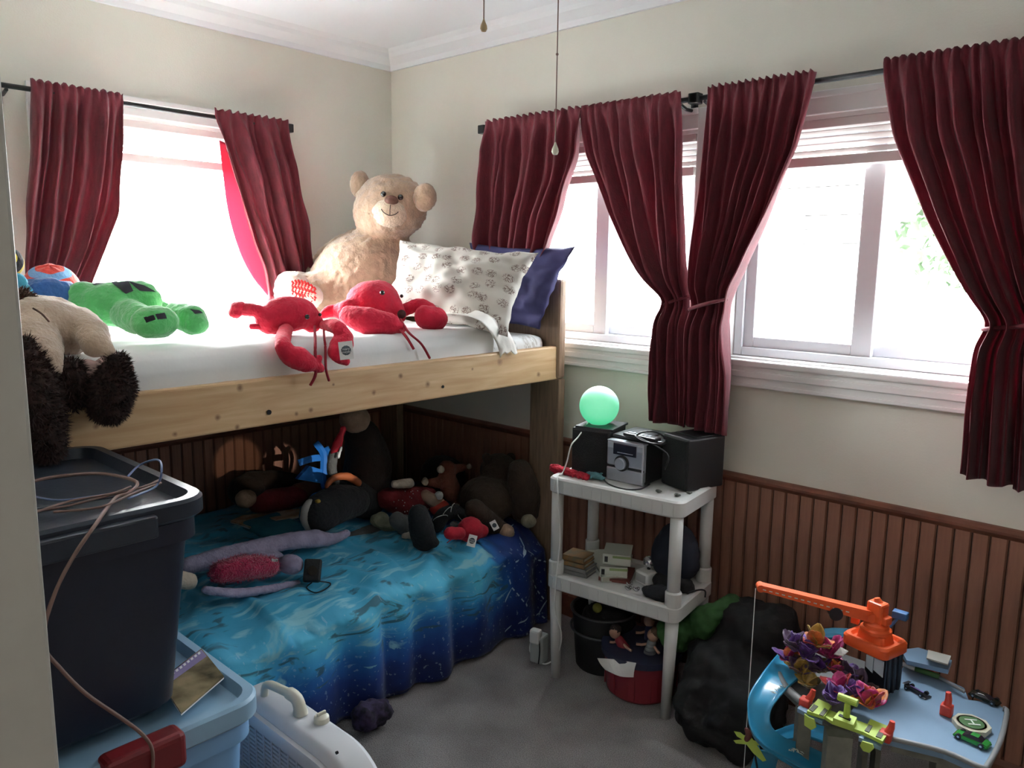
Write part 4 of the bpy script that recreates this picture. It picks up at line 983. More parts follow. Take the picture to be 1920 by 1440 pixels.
r_, X_, o_ = plush('small_lobster', 'small red plush lobster with two white tags on the comforter', (868, 1018), [
    ('body', PL('red_small_plush', (.45, .012, .03)), [('e', (882, 993), (25, 25, 24)), ('e', (903, 996), (14, 14, 13), .02)]), ('claw', PL('red_small_plush', (.45, .012, .03)), [('c', [(862, 1000), (843, 1000)], [12, 12], .03)])], group=gt)
swingtag(885, 1014, r_, X_+.09, 8, 11, roll=-.25); swingtag(927, 985, r_, X_+.03, 6, 9, roll=.5, words=())
b = B().tube([at(838, 1018, x=X_+.06), at(850, 1010, x=X_+.06), at(868, 1012, x=X_+.06)], .002, seg=5, smooth=4); part('feeler', b, REDD, r_)
plush('grey_bird_plush', 'small grey and white plush bird with an orange touch among the dark toys', (775, 1003), [('body', GRY, [('c', [(745, 975), (765, 990), (790, 985)], [16, 18, 14])]), ('wing', WHT, [('c', [(812, 975), (808, 990)], [5, 4], .03)]), ('belly', CRM, [('c', [(758, 1005), (782, 1003)], [6, 9], .05)])], group=gt)
plush('olive_plush', 'small olive grey plush curled beside the grey bird', (725, 1000), [('body', OLV, [('c', [(705, 975), (730, 985), (742, 998)], [12, 15, 12]), ('e', (715, 970), (13, 13, 11))])], group=gt)
plush('black_boot_toy', 'charcoal boot-shaped plush standing upside down near the small lobster', (795, 1025), [('body', CHAR, [('c', [(785, 965), (790, 990), (795, 1010)], [20, 24, 24]), ('e', (800, 1016), (26, 22, 12))])], group=gt)
r_, X_, o_ = plush('striped_snake', 'charcoal plush with thin pale rings beside the small lobster', (850, 990), [('body', CHAR, [('c', [(820, 985), (832, 965), (855, 960), (872, 975)], [14, 14, 14, 12])]), ('muzzle', GRY, [('e', (852, 985), (9, 9, 9), .05)])], group=gt)
b = B()
for px, py, a_ in ((826, 972, .3), (838, 962, .9), (850, 958, 1.4), (862, 962, 2.0)):
    c = at(px, py, x=X_+.012); k = rr(c, 15); M = facing(c, tocam(c), roll=a_)
    b.tube([M @ V((k*.95*math.cos(q/8*PI), .3*k*math.sin(q/8*PI), k*.85*math.sin(q/8*PI))) for q in range(9)], .0016, seg=5)
part('ring', b, WHT, r_, kind='stuff')
plush('grey_long_plush', 'long thin grey plush tail stretched across the comforter', (690, 1005), [('body', GRY, [('c', [(650, 1010), (690, 995), (730, 985), (760, 970)], [9, 10, 9, 8])])], group=gt)
plush('lilac_plush_dog', 'long lilac grey floppy plush lying along the lower bunk', (480, 1080), [
    ('body', LIL, [('c', [(350, 1062), (410, 1045), (470, 1030), (540, 1015), (590, 1010)], [17, 18, 18, 18, 20]), ('c', [(590, 1010), (625, 1010), (650, 1000)], [18, 11, 8]), ('e', (545, 1058), (27, 22, 18), .12), ('c', [(470, 1050), (520, 1045)], [14, 12], .05)]),
    ('head', CRM, [('c', [(330, 1085), (355, 1090)], [18, 16], .1)]), ('leg', LIL, [('c', [(385, 1106), (440, 1112), (500, 1105), (560, 1092)], [8, 10, 9, 6], .16)])], group=gt)
r_, X_, o_ = plush('fuzzy_case', 'magenta red furry long cushion resting on the lilac plush', (460, 1100), [('body', mat('magenta_fur', (.42, .012, .07), .9, var=.2, vs=40, bump=.8, bs=150, sheen=.5), [('c', [(412, 1072), (455, 1065), (505, 1062)], [20, 25, 20], .07)])], cat='cushion')
fur(r_, o_[0], 1800, .010, _M['magenta_fur'], 'fur_pile', droop=0, wid=.0015)
for k in range(4):
    p, nn = onmesh(o_[0], 510+k*4, 1051+(k % 2))
    if p is not None: part('label_mark', B().box(p-V((.003, .003, .004)), p+V((.003, .003, .004))), WHT, r_)
ck = thing('small_camera', 'small black camera case with a thin wrist loop on the comforter', 'camera', at(587, 1092, z=ZB))
X_ = ROOT[ck].x; c = at(586, 1070, x=X_); k = rr(c, 1)
part('case_body', B().box((-16*k, -21*k, -9*k), (16*k, 21*k, 9*k), bev=4*k, M=facing(c, tocam(c)+V((0, 0, .3)), roll=-.12)), mat('black_nylon', (.012, .012, .013), .6, bump=.3, bs=200), ck, smooth=False)
part('lens', B().cyl(c+tocam(c)*7*k, c+tocam(c)*12*k, 9*k, seg=20), EYE, ck)
part('wrist_loop', B().tube([at(585, 1092, x=X_+.02), at(575, 1102, z=ZB-.005), at(590, 1111, z=ZB-.01), at(608, 1106, z=ZB-.01), at(620, 1094, z=ZB-.004), at(600, 1090, z=ZB+.01)], .0022, seg=6, smooth=5), BLACKM, ck)
# blue webbing heap, booklet, folded towel
bh = thing('blue_webbing', 'bright blue strap heap hanging beside the tall dark doll', 'strap', at(590, 935, z=ZB))
X_ = .42; BLW = mat('bright_blue_webbing', (.02, .19, .62), .5)
def ribbon(pts, wpx, x):
    rows = []; P_ = spline([at(px, py, x=x) for px, py in pts], 5)
    for i, p in enumerate(P_):
        d = (P_[min(i+1, len(P_)-1)]-P_[max(0, i-1)]).normalized(); s_ = d.cross(tocam(p)).normalized()*rr(p, wpx)
        rows.append([p-s_, p+tocam(p)*.004, p+s_])
    return rows
part('strap', B().grid(ribbon([(592, 830), (606, 850), (607, 875), (606, 900), (612, 925)], 6, X_)), BLW, bh, solid=.003)
part('strap', B().grid(ribbon([(612, 838), (620, 860), (615, 890)], 4, X_+.01)), BLW, bh, solid=.003)
part('strap', B().grid(ribbon([(560, 868), (585, 860), (605, 858)], 6, X_-.01)), BLW, bh, solid=.003)
part('pouch', B().prism([at(px, py, x=X_-.02) for px, py in ((553, 897), (575, 872), (602, 880), (600, 905))], (.02, 0, 0)), BLW, bh)
organic('strap_pile', [('c', [at(592, 935, x=X_+.03), at(612, 925, x=X_+.03)], [.022, .02])], BLW, bh, vox=.006, sm=1, disp=.01, ds=60)
bo = thing('picture_booklet', 'thin colourful booklet lying on the bed by the wall', 'booklet', at(500, 980, z=ZB+.02))
q = [at(432, 978, z=ZB+.025), at(455, 968, z=ZB+.025), at(562, 955, z=ZB+.05), at(560, 968, z=ZB+.05), at(470, 990, z=ZB+.03)]
part('cover', B().prism(q, (0, 0, .004)), mat('booklet_print', (.5, .3, .12), .4, col2=(.75, .7, .6), vs=22), bo); part('page', B().prism([p-V((0, 0, .006)) for p in q], (0, 0, .004)), TAGW, bo)
tag(part('folded_towel', slab(at(440, 1000, z=ZB+.0)*0+V((.30, -1.02, ZB)), V((.62, -.86, ZB+.045)), .02, .004, 8, n=14), mat('teal_towel', (.05, .30, .40), .9, var=.15, vs=12, bump=.4, bs=120), smooth=True), 'folded teal towel behind the lilac plush', 'towel')

# ================================================================== STORAGE TOTES
def rloop(x0, x1, y0, y1, r, z, n=6):
    out = []
    for cx, cy, a0 in ((x1-r, y1-r, 0), (x0+r, y1-r, PI/2), (x0+r, y0+r, PI), (x1-r, y0+r, 1.5*PI)):
        for k in range(n+1): a_ = a0+PI/2*k/n; out.append(V((cx+r*math.cos(a_), cy+r*math.sin(a_), z)))
    return out
def stack(loops, cap0=True, cap1=True):
    t = B(); vs = [[t.bm.verts.new(p) for p in l] for l in loops]
    for a, b in zip(vs, vs[1:]):
        n = len(a)
        for k in range(n): t.bm.faces.new((a[k], a[(k+1) % n], b[(k+1) % n], b[k]))
    if cap0: t.bm.faces.new(vs[0][::-1])
    if cap1: t.bm.faces.new(vs[-1])
    return t
def tote(label, x0, x1, y0, y1, z0, z1, mb, ml, name='storage_tote', ribs=True, rim=.032, taper=.035):
    r = thing(name, label, 'storage tote', ((x0+x1)/2, (y0+y1)/2, z0)); i = .022
    zb_ = z1-rim
    L = lambda e, z, rad=.05: rloop(x0+e, x1-e, y0+e, y1-e, rad, z)
    o = part('tote_body', stack([L(i+taper+.012, z0), L(i+taper, z0+.012), L(i+.004, zb_-.05), L(i-.008, zb_-.048), L(i-.008, zb_-.01), L(i+.002, zb_-.008), L(i+.002, zb_)]), mb, r); autosmooth(o)
    o = part('tote_lid', stack([L(.006, zb_-.006, .055), L(0, zb_, .058), L(0, z1-.006, .058), L(.005, z1, .055), L(.022, z1, .045), L(.03, z1-.022, .04)]), ml, r); autosmooth(o)
    return r
DTOTE = mat('navy_plastic', (.010, .013, .028), .42, var=.06, vs=6, bump=.05, bs=90); DLID = mat('slate_plastic_lid', (.020, .026, .040), .38, bump=.05, bs=90)
LTOTE = mat('pale_blue_plastic', (.22, .43, .72), .42, var=.04, vs=6); LLID = mat('pale_blue_lid', (.27, .44, .60), .4)
ZU = 1.048; XT1, YT1 = 1.735, -1.822
dt = tote('tall navy lidded storage tote standing on top of the pale blue one', 1.165, XT1, -2.29, YT1, .632, ZU, DTOTE, DLID, taper=.034)
for a, c in (((1.25, -2.2), (1.6, -2.0)), ((1.3, -2.23), (1.35, -1.9)), ((1.5, -2.23), (1.56, -1.9))):
    part('lid_rib', B().cyl((*a, ZU-.022), (*c, ZU-.022), .004, seg=6), DLID, dt)
part('handle', B().box((XT1-.004, -2.14, ZU-.052), (XT1+.016, -1.93, ZU-.012), bev=.005), DLID, dt)
lt = tote('pale blue lidded storage tote with a dark red handle on the floor', 1.165, 1.760, -2.29, -1.745, 0, .630, LTOTE, LLID, rim=.04, taper=.03)
for k, yy in enumerate((-2.03,)):
    hA, hB = at(345, 1378, x=1.77), at(192, 1425, x=1.77)
    part('handle', B().box((1.735, hB.y, .572), (1.785, hA.y, .640), bev=.012, seg=3), mat('dark_red_plastic', (.17, .010, .014), .45), lt)
mg = thing('magazine', 'glossy magazine with a green and brown landscape cover on the pale blue lid', 'magazine', at(370, 1265, z=.632))
q = [at(300, 1278, z=.634), at(378, 1218, z=.634), at(420, 1270, z=.634), (0, 0, 0), ]
q[3] = q[0]+(q[2]-q[1])
MAGM = mat('landscape_print', (.06, .05, .03), .25, col2=(.30, .24, .14), vs=14)
part('cover', B().prism(q, (0, 0, .003)), MAGM, mg)
def lerp4(q, u, v): return (q[0]*(1-u)+q[1]*u)*(1-v)+(q[3]*(1-u)+q[2]*u)*v
part('cover_sky', B().prism([lerp4(q, u, v)+V((0, 0, .003)) for u, v in ((.02, .03), (.98, .03), (.98, .28), (.02, .22))], (0, 0, .0006)), mat('lilac_print', (.25, .20, .38), .3), mg)
for k in range(9): part('title_mark', B().prism([lerp4(q, .15+k*.09+a_, v)+V((0, 0, .0036)) for a_, v in ((0, .05), (.05, .05), (.05, .11), (0, .11))], (0, 0, .0004)), TAGW, mg)
part('pages', B().prism([p-V((0, 0, .003)) for p in q], (0, 0, .003)), TAGW, mg)
# tangled cord on the navy lid, end trailing down over the handle
CORD = mat('brown_cord', (.20, .12, .10), .6); CORDB = mat('blue_grey_cord', (.12, .16, .30), .5)
zc_ = ZU+.006
pts = [at(50, 905, z=zc_), at(110, 893, z=zc_), at(190, 888, z=zc_), (255, 903), (240, 925), (205, 940)]
pts = pts[:3]+[at(*q_, z=zc_+.004) for q_ in pts[3:5]]+[at(215, 935, z=ZU+.01)]+[at(px, py, x=x_) for px, py, x_ in ((178, 985, 1.760), (140, 1040, 1.765), (108, 1100, 1.765), (86, 1165, 1.765), (84, 1215, 1.768), (110, 1250, 1.77), (160, 1300, 1.775), (225, 1345, 1.785), (268, 1378, 1.792), (286, 1410, 1.790), (284, 1470, 1.788))]
tag(part('brown_cord', B().tube(pts, .0033, seg=6, smooth=8), CORD, smooth=True), 'brown cord looping over the navy lid and trailing down past the red handle', 'cord')
loops = [[(50, 960), (120, 950), (200, 930), (270, 912), (298, 900)], [(240, 893), (262, 872), (295, 862), (303, 880), (292, 912), (240, 935)], [(55, 965), (130, 940), (210, 925), (245, 912)], [(60, 930), (110, 938), (180, 930), (240, 920)], [(100, 960), (190, 950), (250, 925), (302, 905)]]
wb = thing('wire_tangle', 'tangle of thin blue and tan wires on the navy tote lid', 'wires', at(200, 930, z=ZU))
for i, l in enumerate(loops): part('wire', B().tube([at(px, py, z=ZU+.005+.006*(i % 3)+(.03 if (i == 1 and k in (2, 3)) else 0)) for k, (px, py) in enumerate(l)], .0022, seg=5, smooth=6), CORDB if i % 2 else CORD, wb, smooth=True)

# ================================================================== FAN
fx0, fx1, fy0, fy1, fz = 1.40, 1.955, -1.672, -1.585, .495
FANW = mat('off_white_plastic', (.58, .59, .62), .4, var=.03, vs=5); FANC = mat('cream_plastic', (.62, .60, .50), .4); DARKV = mat('painted_cavity_shade', (.03, .03, .05), .8)
fn = thing('box_fan', 'white box fan with rounded corners, carry handle and knob on the carpet', 'fan', ((fx0+fx1)/2, (fy0+fy1)/2, 0))
def floop(e, y, r=.14):
    return [V((p.x, y, p.y)) for p in rloop(fx0+e, fx1-e, e, fz-e, max(r-e, .01), 0, n=10)]
o = part('housing', stack([floop(.055, fy0+.012), floop(.02, fy0+.004), floop(.006, fy0+.012), floop(.0, fy0+.024), floop(.0, fy1-.012), floop(.01, fy1), floop(.05, fy1), floop(.055, fy1-.01), floop(.055, fy0+.012)], False, False), FANW, fn); autosmooth(o)
o = part('grille_ring', stack([floop(.022, fy0+.006), floop(.022, fy0-.006), floop(.030, fy0-.010), floop(.046, fy0-.010), floop(.05, fy0+.002), floop(.022, fy0+.006)], False, False), FANW, fn); autosmooth(o)
t = B(); R0 = .045
n_ = 40
for k in range(1, n_):
    z = R0+(fz-2*R0)*k/n_
    dz = min(z-R0, fz-R0-z); cut = 0 if dz > .1 else .1-math.sqrt(max(0, .1**2-(.1-dz)**2))
    t.box((fx0+R0+cut, fy0-.003, z-.0028), (fx1-R0-cut, fy0+.001, z+.0028))
part('grille_bars', t, FANW, fn, kind='stuff')
t = B()
for k in range(1, 14):
    x = fx0+R0+(fx1-fx0-2*R0)*k/14; dx = min(x-fx0-R0, fx1-R0-x); cut = 0 if dx > .1 else .1-math.sqrt(max(0, .1**2-(.1-dx)**2))
    t.box((x-.003, fy0-.004, R0+cut), (x+.003, fy0+.001, fz-R0-cut))
part('grille_ribs', t, FANW, fn, kind='stuff')
part('shade_panel', stack([floop(.05, fy1-.012), floop(.05, fy1-.004)]), DARKV, fn)  # dark sheet put in for the shade inside the housing
cc = V(((fx0+fx1)/2, (fy0+fy1)/2, fz/2))
part('hub', B().cyl(cc-V((0, .03, 0)), cc+V((0, .03, 0)), .05, seg=20), FANW, fn)
for k in range(4):
    a_ = k*PI/2+.4; rad = V((math.cos(a_), 0, math.sin(a_))); tn = V((-math.sin(a_), 0, math.cos(a_)))
    rows = [[cc+rad*r_+tn*w_*(.6+r_*3)*.1+V((0, w_*.022, 0)) for w_ in (-1, -.3, .4, 1)] for r_ in (.045, .09, .14, .185)]
    part('blade', B().grid(rows), FANW, fn, solid=.003)
hA, hB = at(500, 1284, z=fz+.03), at(556, 1310, z=fz+.03)
o = part('handle', B().tube([V((hA.x-.012, hA.y, fz-.004)), hA, hA.lerp(hB, .5)+V((0, 0, .005)), hB, V((hB.x+.016, hB.y, fz-.004))], [.009, .009, .010, .010, .014, .014, .016], seg=10, smooth=6), FANC, fn, smooth=True)
kp = at(603, 1352, z=fz)
o = part('knob', B().lathe([(.017, 0), (.016, .012), (.011, .016), (.003, .017)], kp-V((0, 0, .001)), seg=24).box(kp+V((-.003, -.011, .012)), kp+V((.003, .011, .022)), bev=.002), FANC, fn); autosmooth(o)
for sx in (fx0+.08, fx1-.08): part('foot', B().box((sx-.03, fy0-.0, 0), (sx+.03, fy1, .02), bev=.004), FANW, fn)
part('screw', B().cyl(at(630, 1412, x=1.93)+V((0, 0, 0)), at(630, 1412, x=1.93)+V((0, .004, 0)), .003, seg=8), BLACKM, fn)

# ================================================================== WHITE PLASTIC SHELF
SHW = mat('white_shelf_plastic', (.62, .62, .60), .42, var=.04, vs=9, bump=.05, bs=60)
ZD = .745
FL, FR, BR = at(1026, 893, z=ZD), at(1280, 944, z=ZD), at(1352, 903, z=ZD)
E1 = (FR-FL); SWd = E1.length; E1.normalize(); E2 = V((-E1.y, E1.x, 0)); SDp = (BR-FR).dot(E2)
def SH(u, v, z): return V((FL.x, FL.y, 0))+E1*u+E2*v+V((0, 0, z))
def shmat(u, v, z, a=0): return Matrix.Translation(SH(u, v, z)) @ Matrix.Rotation(math.atan2(E1.y, E1.x)+a, 4, 'Z')
sf = thing('plastic_shelf', 'white plastic two deck shelf on round legs against the wainscot', 'shelf', SH(SWd/2, SDp/2, 0))
def sloop(e, z, r=.03): return [SH(p.x, p.y, z) for p in rloop(e, SWd-e, e, SDp-e, r, 0, n=5)]
for zd in (ZD, .395):
    o = part('deck', stack([sloop(.006, zd-.056), sloop(0, zd-.050), sloop(0, zd-.006), sloop(.005, zd), sloop(.020, zd), sloop(.024, zd-.007, .02), sloop(.05, zd-.008, .02)]), SHW, sf); autosmooth(o)
    for k in range(13):
        u = .03+k*(SWd-.06)/12; b = B().box((-.0012, -.002, zd-.05), (.0012, .002, zd-.012), M=shmat(u, 0, 0)); part('skirt_rib', b, SHW, sf)
for (u, v) in ((.028, .028), (SWd-.028, .028), (.028, SDp-.028), (SWd-.028, SDp-.028)):
    lx = (.014 if u < .1 else -.014)
    t = B(); t.cyl(SH(u, v, .395-.01), SH(u, v, ZD-.05), .021, .021, seg=20); part('leg', t, SHW, sf, smooth=True)
    t = B().lathe([(.0265, 0), (.0265, .045), (.023, .050)], SH(u, v, .392)); part('leg_collar', t, SHW, sf)
    t = B(); t.cyl(SH(u+lx*.6, v, .0), SH(u, v, .345), .0165, .022, seg=20); part('leg', t, SHW, sf, smooth=True)
BLKP = mat('black_plastic', (.012, .012, .014), .45, bump=.05, bs=150); SPKF = mat('speaker_cloth', (.010, .010, .011), .9, bump=.5, bs=400); SILV = mat('silver_plastic', (.42, .44, .50), .32, metal=.55); SILL = mat('pale_silver', (.55, .58, .64), .35, metal=.4); DISP = mat('display_window', (.02, .018, .03), .12)
def cab(near, left, right, topy, zd, depth=None):
    """upright box from three floor corners and the picture row of its near top corner: (matrix, width, depth, height)"""
    n_, l_, r_ = at(*near, z=zd), at(*left, z=zd), at(*right, z=zd)
    h_ = zat(n_, topy)-zd; ex = (n_-l_); wd = ex.length; ex.normalize(); ey = V((-ex.y, ex.x, 0)); dp = depth or (r_-n_).length
    return Matrix.Translation(V((l_.x, l_.y, zd))) @ Matrix((ex, ey, V((0, 0, 1)))).transposed().to_4x4(), wd, dp, h_
zt_ = ZD-.006
# right speaker
M, wd, dp, hh = cab((1277, 921), (1250, 911), (1328, 897), 843, zt_, depth=.17)
wd = .125; M = M @ Matrix.Translation((-.035, 0, 0)); hh = .175
s1 = thing('speaker', 'black stereo speaker on the right of the shelf top', 'speaker', M.translation, group='stereo speakers')
part('cabinet', B().box((0, .006, 0), (wd, dp, hh), bev=.006, M=M), BLKP, s1); part('grille_cloth', B().box((.006, 0, .006), (wd-.006, .008, hh-.006), bev=.003, M=M), SPKF, s1)
part('recess', B().box((.012, .05, hh-.004), (wd-.012, dp-.02, hh+.003), bev=.001, M=M), BLKP, s1); SPR = (M, wd, dp, hh)
# left speaker
M, wd, dp, hh = cab((1140, 897), (1069, 886), (1160, 880), 822, zt_, depth=.16); hh = .165
s2 = thing('speaker', 'black stereo speaker under the glowing green globe', 'speaker', M.translation, group='stereo speakers')
part('cabinet', B().box((0, .006, 0), (wd, dp, hh), bev=.006, M=M), BLKP, s2); part('grille_cloth', B().box((.006, 0, .006), (wd-.006, .008, hh-.006), bev=.003, M=M), SPKF, s2)
part('top_plate', B().box((.01, .01, hh-.002), (wd+.008, dp, hh+.006), bev=.002, M=M), BLKP, s2)
SPL = (M, wd, dp, hh)
# stereo unit
M, wd, dp, hh = cab((1205, 913), (1136, 898), (1240, 899), 835, zt_, depth=.20)
hs_ = thing('stereo_unit', 'silver fronted compact stereo with a round volume dial between the speakers', 'stereo', M.translation)
part('case', B().box((.002, .012, 0), (wd-.002, dp, hh-.003), bev=.004, M=M), BLKP, hs_)
part('front_panel', B().box((0, 0, .0), (wd, .014, hh*.33), bev=.004, M=M).box((0, 0, hh*.38), (wd, .014, hh), bev=.006, M=M), SILV, hs_)
part('front_trim', B().box((0, -.001, hh*.96), (wd, .03, hh), bev=.004, M=M).box((wd-.008, -.001, .01), (wd-.001, .02, hh), bev=.003, M=M).box((wd*.82, -.0015, hh*.80), (wd-.004, .003, hh*.95), bev=.002, M=M).box((.003, -.0015, hh*.80), (wd*.18, .003, hh*.95), bev=.002, M=M), SILL, hs_)
part('display', B().box((wd*.18, -.002, hh*.66), (wd*.80, .004, hh*.93), bev=.002, M=M), DISP, hs_)
part('display_line', B().box((wd*.30, -.003, hh*.715), (wd*.72, -.001, hh*.73), M=M), SILL, hs_)
c = M @ V((wd*.43, -.002, hh*.47)); ax = (M.to_3x3() @ V((0, -1, 0)))
o = part('dial', B().lathe([(.026, -.004), (.026, .003), (.021, .004), (.021, .014), (.018, .017), (.001, .018)], c, seg=32, ax=ax), SILV, hs_); autosmooth(o)
o = part('dial_ring', B().lathe([(.0275, -.003), (.0275, .004), (.0235, .005)], c, seg=32, ax=ax), BLKP, hs_)
part('slot', B().box((0, .002, hh*.33), (wd, .006, hh*.38), M=M), BLKP, hs_)
STU = (M, wd, dp, hh)
# remote, cables and player on top
top = STU[3]+zt_
dv = thing('disc_player', 'flat dark grey player lying on top of the silver stereo', 'player', at(1165, 828, z=top))
part('player_body', B().box((.0, .03, hh), (wd+.05, dp*.95, hh+.014), bev=.006, M=M), mat('dark_grey_plastic', (.06, .065, .07), .35), dv)
o = part('player_lid', B().lathe([(.052, 0), (.05, .005), (.01, .007)], M @ V((wd*.6, dp*.5, hh+.014)), seg=28), mat('smoke_grey', (.09, .09, .10), .3), dv)
rc = thing('remote_control', 'slim black remote lying across the front of the stereo top', 'remote', at(1190, 835, z=top))
part('remote_body', B().box((wd*.35, .02, hh+.016), (wd+.04, .055, hh+.028), bev=.004, M=M @ Matrix.Rotation(-.12, 4, 'Z')), BLKP, rc)
for k in range(6): part('button', B().box((wd*.45+k*.016, .03, hh+.028), (wd*.45+k*.016+.009, .044, hh+.030), M=M @ Matrix.Rotation(-.12, 4, 'Z')), SILL, rc)
tag(part('power_cable', B().tube([at(px, py, z=top+.02+dz) for px, py, dz in ((1190, 822, 0), (1200, 812, .02), (1222, 809, .03), (1240, 815, .02), (1248, 826, .0), (1236, 833, 0), (1205, 827, .0), (1192, 818, .01))]+[at(1250, 850, x=1.80), at(1246, 880, x=1.80)], .003, seg=6, smooth=6), BLACKM, smooth=True), 'black cable coiled on top of the stereo', 'cable')
tag(part('audio_cable', B().tube([at(px, py, z=zt_+.006) for px, py in ((1128, 893), (1140, 907), (1170, 917), (1200, 917), (1218, 908))], .0028, seg=6, smooth=6), BLACKM, smooth=True), 'black cable curving on the shelf in front of the stereo', 'cable')
# glowing globe lamp
MG, wg, dg_, hg = SPL; gc = at(1123, 780, y=(MG @ V((wg/2, dg_/2, 0))).y); rg = rr(gc, 37)
gz = zt_+hg+.006
GLOBE = bpy.data.materials.new('glowing_globe'); GLOBE.use_nodes = True; gb_ = GLOBE.node_tree.nodes['Principled BSDF']
gb_.inputs['Base Color'].default_value = (.55, .75, .65, 1); gb_.inputs['Roughness'].default_value = .35; gb_.inputs['Emission Color'].default_value = (.045, .60, .27, 1); gb_.inputs['Emission Strength'].default_value = .55
gl_ = thing('globe_lamp', 'glowing mint green globe lamp on the left speaker', 'lamp', (gc.x, gc.y, gz))
gcz = gz+rg*.93
part('globe', B().sph((gc.x, gc.y, gcz), rg, seg=48), GLOBE, gl_, smooth=True)
part('lamp_base', B().lathe([(rg*.42, 0), (rg*.42, .006), (rg*.36, .010)], (gc.x, gc.y, gz-.001), seg=28), TAGW, gl_)
cb = [(1092, 814), (1080, 818), (1071, 835), (1063, 865), (1054, 888)]
tag(part('lamp_cord', B().tube([V((gc.x-.03, gc.y-.02, gz+.006)), at(1085, 818, y=-.36)]+[at(px, py, y=-.40) for px, py in cb[2:]]+[at(1052, 893, y=-.452)-V((0, .02, 0)), at(1048, 950, y=-.475), at(1050, 1010, y=-.472), at(1044, 1075, y=-.475), at(1040, 1140, y=-.47), at(1052, 1185, y=-.44), at(1050, 1215, y=-.44), at(1040, 1235, z=.02), at(1020, 1245, z=.006), at(1000, 1230, z=.006), at(993, 1215, z=.02), at(1000, 1190, z=.10)], .0026, seg=6, smooth=6), TAGW, smooth=True), 'thin white lamp cord running from the green globe down the shelf leg', 'cord')
tag(organic('red_mitten', [('c', [at(1038, 878, z=zt_+.012), at(1055, 882, z=zt_+.012), at(1085, 890, z=zt_+.01), at(1100, 893, z=zt_+.01)], [.018, .014, .012, .012])], mat('red_knit', (.42, .012, .03), .85, var=.3, vs=40, bump=.6, bs=120), vox=.005, sm=1, disp=.008, ds=60), 'crumpled red knit thing lying at the left end of the shelf top', 'cloth')
tag(organic('teal_figure', [('c', [at(1103, 888, z=zt_+.012), at(1118, 892, z=zt_+.012), at(1130, 897, z=zt_+.01)], [.008, .012, .008]), ('c', [at(1118, 892, z=zt_+.012), at(1128, 888, z=zt_+.015)], [.006, .005]), ('c', [at(1112, 890, z=zt_+.012), at(1108, 896, z=zt_+.008)], [.006, .005])], mat('teal_rubber', (.08, .22, .24), .6), vox=.003, sm=1, disp=.003, ds=90), 'small teal rubber figure between the red cloth and the stereo', 'toy')
for px, py, lab in ((1235, 921, 'tiny grey pebble-like trinket on the shelf top in front of the stereo'), (1270, 928, 'tiny dark bent trinket near the front corner of the shelf top'), (1293, 924, 'tiny black trinket on the shelf top behind the corner one')):
    p = at(px, py, z=zt_+.004); tag(organic('trinket', [('c', [p-V((.008, 0, 0)), p, p+V((.007, .004, 0))], [.004, .006, .003])], mat('dull_grey', (.12, .12, .11), .7), vox=.002, sm=1, disp=.002, ds=150), lab, 'trinket')
# ---- things on the lower deck
z2 = .395-.007
def book(label, near, left, right, th, m_cov, z, lean=None, name='book', group=None):
    n_, l_, r_ = at(*near, z=z), at(*left, z=z), at(*right, z=z); ex = n_-l_; wd_ = ex.length; ex.normalize(); ey = V((-ex.y, ex.x, 0)); dp_ = (r_-n_).length
    M_ = Matrix.Translation(l_) @ Matrix((ex, ey, V((0, 0, 1)))).transposed().to_4x4()
    if lean: M_ = M_ @ lean
    r = thing(name, label, 'book', l_, group=group)
    part('pages', B().box((.004, .004, .003), (wd_-.003, dp_-.004, th-.003), M=M_), mat('paper_edge', (.5, .47, .4), .8, var=.1, vs=90, stretch=(1, 1, 30)), r)
    part('cover', B().box((0, 0, 0), (wd_, dp_, .003), M=M_).box((0, 0, th-.003), (wd_, dp_, th), M=M_).box((0, 0, 0), (wd_, .004, th), M=M_), m_cov, r)
    return r, M_, wd_, dp_
gbk = 'books on the lower shelf deck'
GREYB = mat('grey_cover', (.22, .22, .22), .6); ORB = mat('orange_brown_cover', (.32, .16, .05), .5, col2=(.18, .14, .08), vs=35); WGB = mat('white_book_cover', (.55, .57, .50), .45); GRB = mat('green_band', (.25, .34, .14), .5); RBB = mat('maroon_cover', (.20, .06, .05), .5)
book('grey paperback at the bottom of the pile by the left shelf leg', (1100, 1085), (1054, 1073), (1120, 1070), .014, GREYB, z2, group=gbk)
book('second grey paperback in the pile by the left shelf leg', (1098, 1077), (1056, 1066), (1116, 1062), .014, GREYB, z2+.014, group=gbk)
book('brown paperback under the orange one in the left pile', (1095, 1068), (1054, 1058), (1112, 1054), .016, ORB, z2+.028, group=gbk)
book('orange brown paperback topping the pile by the left shelf leg', (1094, 1058), (1054, 1048), (1110, 1044), .018, ORB, z2+.044, group=gbk)
book('maroon hardback lying under the white and green books', (1180, 1096), (1122, 1088), (1200, 1072), .012, RBB, z2, group=gbk)
for k, lab in enumerate(('white thick book with a green band and black square, lower of two', 'white thick book with a green band and black square, upper of two')):
    r_, M_, wd_, dp_ = book(lab, (1176-k*(-6), 1085-k*22), (1124+k*6, 1082-k*24), (1190, 1062-k*20), .040, WGB, z2+.012+k*.041, group=gbk)
    part('green_band', B().box((wd_*.35, -.001, .026), (wd_+.001, .001, .034), M=M_), GRB, r_)
    part('black_square', B().box((wd_*.06, -.001, .010), (wd_*.18, .001, .030), M=M_), BLKP, r_)
r_, M_, wd_, dp_ = book('white book leaning open on its edge beside the orange pile', (1128, 1092), (1100, 1040), (1145, 1075), .02, WGB, z2, group=gbk)
b = B(); 
gbp = at(1217, 1056, y=-.14); rb_ = rr(gbp, 11)
bxw = thing('white_box', 'small white adaptor box standing under the glass ball', 'box', at(1215, 1100, z=z2))
